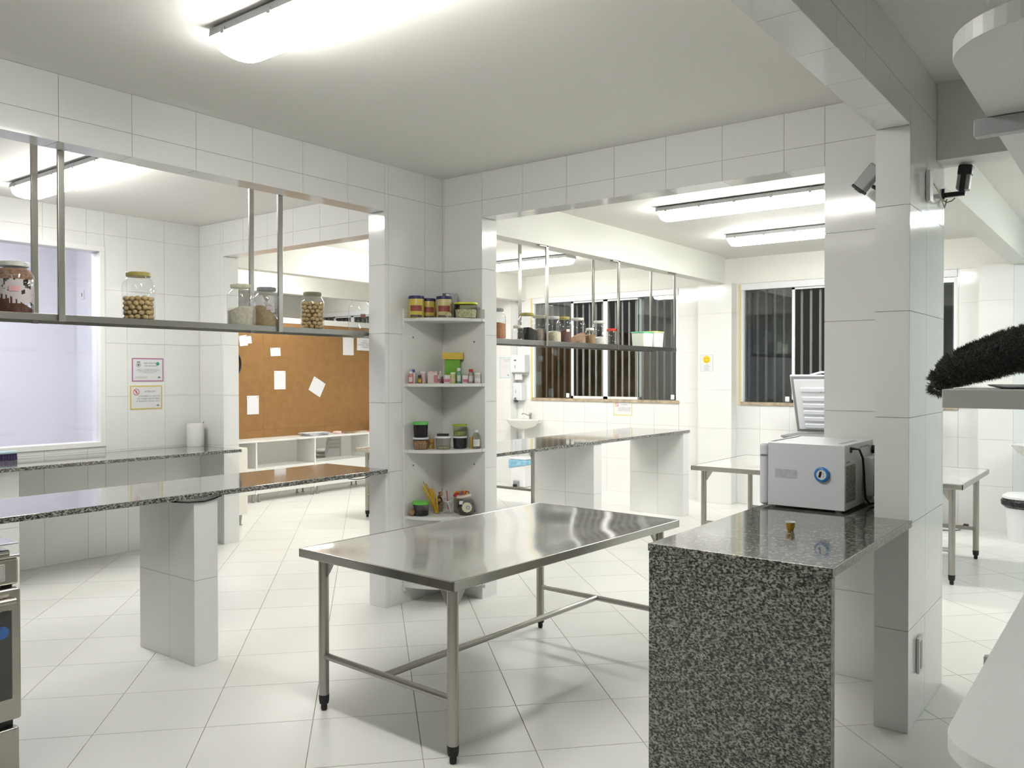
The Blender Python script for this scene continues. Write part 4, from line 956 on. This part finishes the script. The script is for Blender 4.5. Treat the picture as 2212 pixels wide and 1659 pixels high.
# ================================================================== chest freezer below window 2
fz = thing('chest_freezer', 'white chest freezer with raised ribbed lid under the right barred window', 'freezer', (4.70,-2.30,0))
MB().box(0,.56,0,1.36,.04,.93,.02,3).build('body', EN, fz)
MB().box(-.01,.56,-.005,1.365,.932,.955,.006).build('rim', mat('grey_gasket', (.25,.25,.26), .6), fz)
a_ = math.atan2(.27, .70); ML = Matrix.Translation((.52,0,.965)) @ Matrix.Rotation(-a_, 4, 'Y')
MB().box(-.0,.035,0,1.36,0,.72,.008,2,M=ML).build('lid', EN, fz)
MB().box(-.006,.0,.012,1.348,.012,.708,.002,M=ML).build('gasket', mat('grey_gasket', (.25,.25,.26), .6), fz)
MB().box(-.022,-.004,.045,1.315,.045,.675,.008,2,M=ML).build('liner', EN, fz)
for k in range(6): MB().box(-.040,-.02,.12,1.24,.07+.085*k+(.03 if k==5 else 0),.125+.085*k+(.03 if k==5 else 0),.012,3,M=ML).build('liner_rib', EN, fz)
b = MB()
for k in range(10): b.box(-.0245,-.022,.90+.04*k-.25,.915+.04*k-.25,.515,.54,M=ML)
b.build('embossed_marks', INK, fz, smooth=False)
MB().tube([(.02,.72,.715),(.02,.78,.745),(.02,1.0,.75),(.02,1.12,.715)], .014, 8).build('handle', EN, fz)
for c_ in fz.children:
    if c_.name.startswith('handle'): c_.matrix_local = ML

# ================================================================== wash basins, dispensers, bins
def basin(label, loc, side=1):
    t = thing('wash_basin', label, 'sink', loc)
    MB().lathe([(0,-.13),(.10,-.13),(.19,-.085),(.245,-.01),(.255,0),(.235,0),(.17,-.07),(.08,-.105),(0,-.11)], 32, sx=.95, sy=1.05).build('bowl', mat('basin_ceramic', (.80,.80,.76), .15), t)
    MB().box(.12,.24,-.17,.17,-.06,.004,.01).build('rear_ledge', mat('basin_ceramic', (.80,.80,.76), .15), t)
    MB().cyl(.022,-.30,-.12).build('drain_pipe', mat('basin_ceramic', (.80,.80,.76), .15), t)
    return t
sk = basin('white wall basin in the far corner, left of the big barred window', (5.235,3.135,.975))
fc = MB(); fc.cyl(.018,.0,.06,(.18,0)).tube([(.18,0,.05),(.10,.02,.075),(.03,.03,.095),(.01,.03,.08)],.009,8)
fc.build('faucet', steel('chrome', (.55,.55,.53), .12, 3, .0, .01), sk); MB().sphere(.024,(.18,0,.075),12).build('faucet_knob', STEEL, sk)
basin('white wall basin at the right edge, beyond the far tiled column', (5.06,-3.42,.94))
tw = thing('towel_dispenser', 'white paper towel dispenser on the wall above the far basin', 'dispenser', (5.478,3.335,1.66))
MB().box(-.14,0,-.145,.145,.015,.29,.018,3).build('housing', EN, tw)
MB().lathe([(0,0),(.024,0),(.024,.002),(0,.002)],16,M=Matrix.Translation((-.141,.03,.205))@Matrix.Rotation(-PI/2,4,'Y')@Matrix.Scale(.5,4,(1,0,0))).build('oval_badge', INK, tw)
MB().box(-.143,-.14,.025,.032,.08,.13).build('slot', INK, tw, smooth=False)
MB().prism([(-.14,.015),(-.02,.015),(-.04,-.03),(-.12,0)],-.13,.13,M=Matrix(((1,0,0,0),(0,0,1,0),(0,1,0,0),(0,0,0,1)))).build('tray', mat('grey_tray', (.45,.46,.46), .5), tw, smooth=False)
MB().box(-.11,-.108,-.08,.06,-.09,.01).build('paper_towel', PAPER, tw, smooth=False)
sp = thing('soap_dispenser', 'white soap dispenser with dark nozzle, below the towel dispenser', 'dispenser', (5.478,3.345,1.235))
MB().box(-.12,0,-.085,.085,.02,.29,.016,3).build('housing', EN, sp)
MB().lathe([(0,0),(.022,0),(.034,.02),(.034,.045),(0,.05)],16,(-.10,.03,-.01)).build('nozzle', mat('dark_nozzle', (.06,.065,.07), .4), sp)
MB().sphere(.02,(-.12,.03,.055),10,1,1,.6).build('push_button', INK, sp)
MB().box(-.123,-.12,.025,.031,.13,.18).build('slot', INK, sp, smooth=False)
bn = thing('pedal_bin', 'white pedal bin with pale blue bag under the far basin', 'bin', (5.13,3.06,0))
MB().prism([(-.15,-.14),(.13,-.14),(.13,.14),(-.15,.14)],0,.40,bev=.03).build('bin_body', WPL, bn)
b = MB().box(-.165,.145,-.155,.155,.30,.40,.02); bl = b.build('bag', mat('blue_bag', (.25,.50,.68), .4, noise=(18,.3)), bn)
for v in bl.data.vertices:
    if v.co.z < .35: v.co.z -= .03*math.sin(v.co.y*30+v.co.x*20)
MB().box(-.15,.14,-.145,.145,.40,.435,.016,3).build('lid', WPL, bn)
MB().box(-.19,-.150,-.045,.045,.0,.10,.008).build('pedal_recess', mat('recess_grey', (.30,.30,.31), .6), bn)
MB().box(-.215,-.17,-.03,.03,.012,.05,.006).build('pedal', BLK, bn)
b2_ = thing('round_bin', 'white round bin with black bag at the right edge beside the column', 'bin', (4.86,-3.30,0))
MB().lathe([(0,0),(.14,0),(.17,.40),(.172,.44),(0,.44)],28).build('bin_body', WPL, b2_)
MB().lathe([(.165,.33),(.20,.36),(.205,.40),(.178,.43)],20).build('bag', mat('black_bag', (.015,.015,.018), .3, bump=(20,1,.02)), b2_)
MB().lathe([(.19,.425),(.19,.445),(.15,.47),(0,.485)],28).build('lid', WPL, b2_)

# ================================================================== cameras, junction box, switch
c2 = thing('security_camera', 'black and white security camera on an arm at the right side of the pillar', 'camera', (.15,-3.402,2.595))
MB().cyl(.028,0,.012,M=Matrix.Rotation(PI/2,4,'X')).build('base', BLK, c2)
MB().box(-.012,.012,-.105,-.008,-.020,.004,.003).build('arm', BLK, c2)
MC = Matrix.Translation((0,-.092,-.005)) @ Matrix.Rotation(.13,4,'X')
MB().box(-.03,.03,-.030,.030,.012,.135,.008,3,M=MC).build('housing', mat('camera_grey', (.34,.35,.35), .4), c2)
MB().box(-.034,.030,-.034,.034,.085,.142,.012,3,M=MC).build('visor', BLK, c2)
MB().box(-.034,-.028,-.012,.014,.0,.10,.003,M=MC).build('hinge', BLK, c2)
MB().box(-.005,.03,.030,.036,.02,.13,.002,M=MC).build('side_cover', EN, c2)
MB().tube([(-.012,0,-.03),(-.02,-.02,-.05),(-.02,-.045,-.045),(-.015,-.06,-.03)], .0035, 8).build('cable', mat('beige_cable', (.40,.38,.28), .5), c2)
c1 = thing('security_camera', 'grey security camera with dark face peeking out left of the pillar', 'camera', (-.15,-3.248,2.60))
MB().cyl(.026,0,.012,M=Matrix.Rotation(-PI/2,4,'X')).build('base', BLK, c1)
MB().tube([(0,.01,0),(0,.09,0),(0,.12,.02)], .010, 8).build('arm', BLK, c1)
MC = Matrix.Translation((0,.150,.055)) @ Matrix.Rotation(.72,4,'X')
MB().box(-.034,.034,-.034,.034,-.055,.085,.010,3,M=MC).build('housing', mat('camera_grey', (.34,.35,.35), .4), c1)
MB().box(-.036,.036,-.036,.036,-.064,-.048,.006,M=MC).build('visor', BLK, c1)
MB().cyl(.020,-.068,-.062,M=MC).build('lens', mat('lens_grey', (.20,.20,.22), .15), c1)
jb = thing('junction_box', 'small white junction box with a cable, high on the right face of the pillar', 'box', (-.235,-3.401,2.49))
MB().box(-.035,.035,-.022,0,0,.15,.005).build('box_body', WPL, jb)
MB().tube([(.03,-.02,.10),(.16,-.02,.08),(.28,-.015,.06),(.37,-.012,.03),(.385,-.02,.075)], .0035, 8).build('cable', mat('beige_cable', (.40,.38,.28), .5), jb)
sw = thing('wall_socket', 'narrow white socket plate low on the right face of the pillar', 'socket', (-.385,-3.401,.23))
MB().box(-.045,.045,-.014,0,0,.17,.004).build('plate', WPL, sw); MB().box(-.018,.018,-.017,-.013,.02,.15,.002).build('insert', mat('socket_grey', (.52,.51,.46), .4), sw)
cb_ = tag(MB().tube([(-.16,.001,-.0),(-.06,.002,-.016),(.04,.003,-.022),(.10,.002,-.014),(.15,.001,-.0)], .0045, 8).build('loose_cable', BLK, loc=(-2.06,-.012,.952)), 'loose black cable sagging under the granite bar above the left pier', 'cable')
cb_ = tag(MB().tube([(-.10,.0,0),(-.03,0,-.014),(.05,0,-.014),(.11,0,0)], .003, 8).build('loose_cable', BLK, loc=(-.86,-.012,.954)), 'thin black wire sagging under the right end of the granite bar', 'cable')
fr_ = tag(MB().tube([(5.36,-2.42,.008),(5.32,-2.55,.008),(5.38,-2.70,.008),(5.29,-2.82,.008)], .010, 8).build('floor_cable', mat('red_cable', (.55,.03,.05), .5)), 'red cable on the floor behind the right steel table', 'cable')
fb_ = thing('floor_cable', 'grey looped cable with black plug on the floor beside the red cable', 'cable', (5.2,-2.55,.008))
MB().tube([(-.05+.16*math.cos(a), -.0+.16*math.sin(a)*.9, .0) for a in [math.radians(20*k) for k in range(19)]], .006, 8).build('loop', mat('grey_cable', (.15,.15,.15), .5), fb_)
MB().box(.06,.12,-.20,-.15,-.004,.04,.008).build('plug', BLK, fb_)

# ================================================================== things on the far left counter
pr = thing('paper_roll', 'roll of white kitchen paper standing at the right end of the far counter', 'paper roll', (-.125,3.15,.9505))
MB().lathe([(.02,.0),(.078,0),(.080,.01),(.081,.12),(.079,.215),(.078,.222),(.02,.222),(.02,.0)],28).build('roll', mat('soft_paper', (.84,.84,.82), .9, bump=(18,.4,.01)), pr)
MB().cyl(.004,0,.235,(.088,.0)).build('holder_rod', INK, pr)
br = thing('scrub_brush', 'pale blue scrub brush with purple bristles on the far counter under the window', 'brush', (-1.83,3.16,.9505))
MB().box(-.10,.09,-.03,.03,.05,.075,.010).build('handle', mat('pale_blue_plastic', (.42,.55,.60), .4), br)
b = MB(); random.seed(2)
for k in range(90):
    x, y = random.uniform(-.09,.08), random.uniform(-.026,.026); b.tube([(x,y,.052),(x*1.04,y*1.1,.001)], .005, 4)
bb = b.build('bristles', mat('purple_bristle', (.07,.05,.13), .7), br); bb['kind'] = 'stuff'

# ================================================================== gas stove, left edge
sv = thing('gas_stove', 'stainless steel stove with oven door cut by the left picture edge', 'stove', (-3.236,-.6,0))
SS = steel('stove_steel', (.42,.40,.36), .28, 2, .02, .01, (1,1,3), grain=.05)
MB().box(-.60,-.012,.03,.54,.03,.86,.006).build('body', mat('dark_side', (.05,.05,.05), .5), sv)
MB().box(-.60,-.0,.0,.045,.795,.905,.012,3).build('control_panel', SS, sv)
MB().box(-.30,-.052,-.006,.004,.815,.885,.004).build('display_frame', mat('silver_frame', (.58,.57,.54), .3, .6), sv)
MB().box(-.285,-.063,-.008,-.004,.826,.874,.001).build('display', mat('display_grey', (.45,.47,.46), .2), sv, smooth=False)
for x in (-.52,-.44,-.36): MB().cyl(.022,0,.03,M=Matrix.Translation((x,0,.85))@Matrix.Rotation(PI/2,4,'X')).build('knob', SS, sv)
b = MB(); b.box(-.60,.004,-.006,.545,.905,.918,.004); b.box(-.575,-.022,.02,.52,.916,.936,.008,3); b.build('cooktop', steel('cooktop_steel', (.55,.54,.50), .2, 4, .05, .01), sv)
for x, y in ((-.16,.15),(-.16,.40),(-.43,.15),(-.43,.40)):
    b = MB().lathe([(0,.936),(.045,.936),(.045,.946),(.03,.95),(0,.95)],20,(x,y,0))
    b.build('burner', BLK, sv)
    b = MB()
    for k in range(4):
        a = k*PI/2+.4; b.tube([(x+.03*math.cos(a),y+.03*math.sin(a),.955),(x+.09*math.cos(a),y+.09*math.sin(a),.955),(x+.095*math.cos(a),y+.095*math.sin(a),.937)],.005,6)
    b.build('pan_support', BLK, sv)
MB().box(-.60,-.004,-.012,.55,.962,.969,.003).build('glass_lid', mat('tinted_glass_lid', (.30,.32,.36), .04, spec=1.0), sv)
for x in (-.08,-.52): MB().box(x-.012,x+.012,.0,.03,.93,.963,.003).build('lid_rest', BLK, sv)
b = MB().box(-.60,-.0,-.02,.03,.25,.785,.010,3); b.build('oven_door', SS, sv)
MB().box(-.52,-.036,-.024,-.018,.34,.70,.010,3).build('door_window', mat('oven_glass', (.015,.018,.018), .06, spec=1.0), sv)
MB().lathe([(0,0),(.026,0),(.026,.001),(0,.001)],20,M=Matrix.Translation((-.074,-.0245,.615))@Matrix.Rotation(PI/2,4,'X')).build('round_sticker', mat('sticker_blue', (.05,.14,.40), .5), sv)
MB().tube([(-.53,-.055,.742),(-.036,-.055,.742)], .014, 12).build('door_handle', SS, sv)
for x in (-.52,-.046): MB().box(x-.010,x+.010,-.055,-.018,.732,.752,.003).build('handle_mount', SS, sv)
MB().box(-.60,-.006,-.012,.03,.035,.215,.008,3).build('drawer', SS, sv)
for x in (-.55,-.06):
    for y in (.06,.48): MB().cyl(.018,0,.035,(x,y),12).build('foot', BLK, sv)

# ================================================================== white workstation, right edge
ws = thing('white_workstation', 'tall white rounded workstation with desk, shelf and canopy at the right edge', 'workstation', (-2.545,-3.866,0))
def rounded(x1, y1, r, n=12):
    pts = [(x1,0)]
    for k in range(n+1):
        a = math.radians(90+90*k/n); pts.append((r+r*math.cos(a), -r+r*math.sin(a)))
    return pts+[(0,y1),(x1,y1)]
WSM = mat('workstation_white', (.74,.75,.74), .45)
MB().prism(rounded(2.35,-.80,.21), .705,.75,bev=.002).build('desk_top', WSM, ws)
MB().prism(rounded(2.35,-.80,.23), 2.44,2.488,bev=.002).build('canopy_board', mat('canopy_white', (.72,.72,.69), .4), ws)
MB().box(.105,.50,-.80,.002,1.567,1.613,.003).build('middle_shelf', WSM, ws)
MB().box(.765,.81,-.80,.035,2.385,2.438,.004).build('cross_rail', mat('rail_grey', (.42,.43,.45), .4), ws)
for x in (.12,2.25): MB().box(x,x+.05,-.79,-.74,0,2.44,.003).build('upright', WSM, ws)
MB().box(.14,2.28,-.795,-.77,.30,.705,.002).build('rear_panel', WSM, ws, smooth=False)
for x in (.50,1.5): 
    MB().box(x,x+.03,-.74,-.03,.66,.704,.003).build('bracket', mat('rail_grey', (.42,.43,.45), .4), ws)
MB().box(1.02,1.05,-.02,.035,.62,.70,.003).build('cable_clip', mat('rail_grey', (.42,.43,.45), .4), ws)
# shaggy black roll on the shelf
sh = thing('shaggy_mat', 'folded shaggy black mat hanging over the end of the white shelf', 'mat', (-2.30,-3.85,1.62))
P = [Vector(p) for p in [(0,.022,-.008),(0,.004,.022),(0,-.030,.046),(0,-.085,.066),(0,-.150,.088),(0,-.22,.106),(0,-.30,.112),(0,-.38,.09),(0,-.45,.05),(0,-.52,.045)]]
Rr = [.022,.036,.046,.053,.058,.060,.060,.056,.050,.044]
core = MB(); core.tube(P, .05, 18, radii=Rr, flat=.9); core.build('mat_body', mat('black_pile', (.020,.021,.020), .95, noise=(60,.5), bump=(120,1,.01)), sh)
random.seed(21); b = MB(); bm = b.bm
for k in range(15000):
    f = random.uniform(0, len(P)-1.001); i = int(f); q = f-i; c = P[i].lerp(P[i+1], q); r0 = Rr[i]*(1-q)+Rr[i+1]*q
    tdir = (P[i+1]-P[i]).normalized(); uu = tdir.cross(Vector((1,0,0))).normalized(); vv = Vector((1,0,0)); a = random.uniform(0, 2*PI)
    if f < .3: n_ = (uu*math.cos(a)+vv*math.sin(a)*.9-tdir*random.uniform(.2,1.6)).normalized()
    else: n_ = (uu*math.cos(a)+vv*math.sin(a)*.9).normalized()
    p0 = c+n_*r0*(.9 if f >= .3 else .7); L = random.uniform(.006,.013)*(1.5 if f < .5 else 1)
    n2 = (n_+Vector((random.uniform(-.5,.5),random.uniform(-.5,.5),random.uniform(-.5,.5)))).normalized(); s_ = n2.cross(Vector((random.random(),random.random(),random.random()))).normalized()*.0011
    if (p0+n2*L).z < -.006 and p0.y < .008: continue
    bm.faces.new((bm.verts.new(p0-s_), bm.verts.new(p0+s_), bm.verts.new(p0+n2*L)))
o = b.build('pile', mat('pile_strand', (.15,.145,.12), .8, noise=(12,.6)), sh, smooth=False); o['kind'] = 'stuff'
pw = thing('plate', 'white plate under the shaggy mat on the white shelf', 'plate', (-2.28,-4.02,1.6135))
MB().lathe([(0,0),(.05,0),(.075,.006),(.08,.010),(.072,.010),(.05,.004),(0,.004)],28).build('dish', WPL, pw)
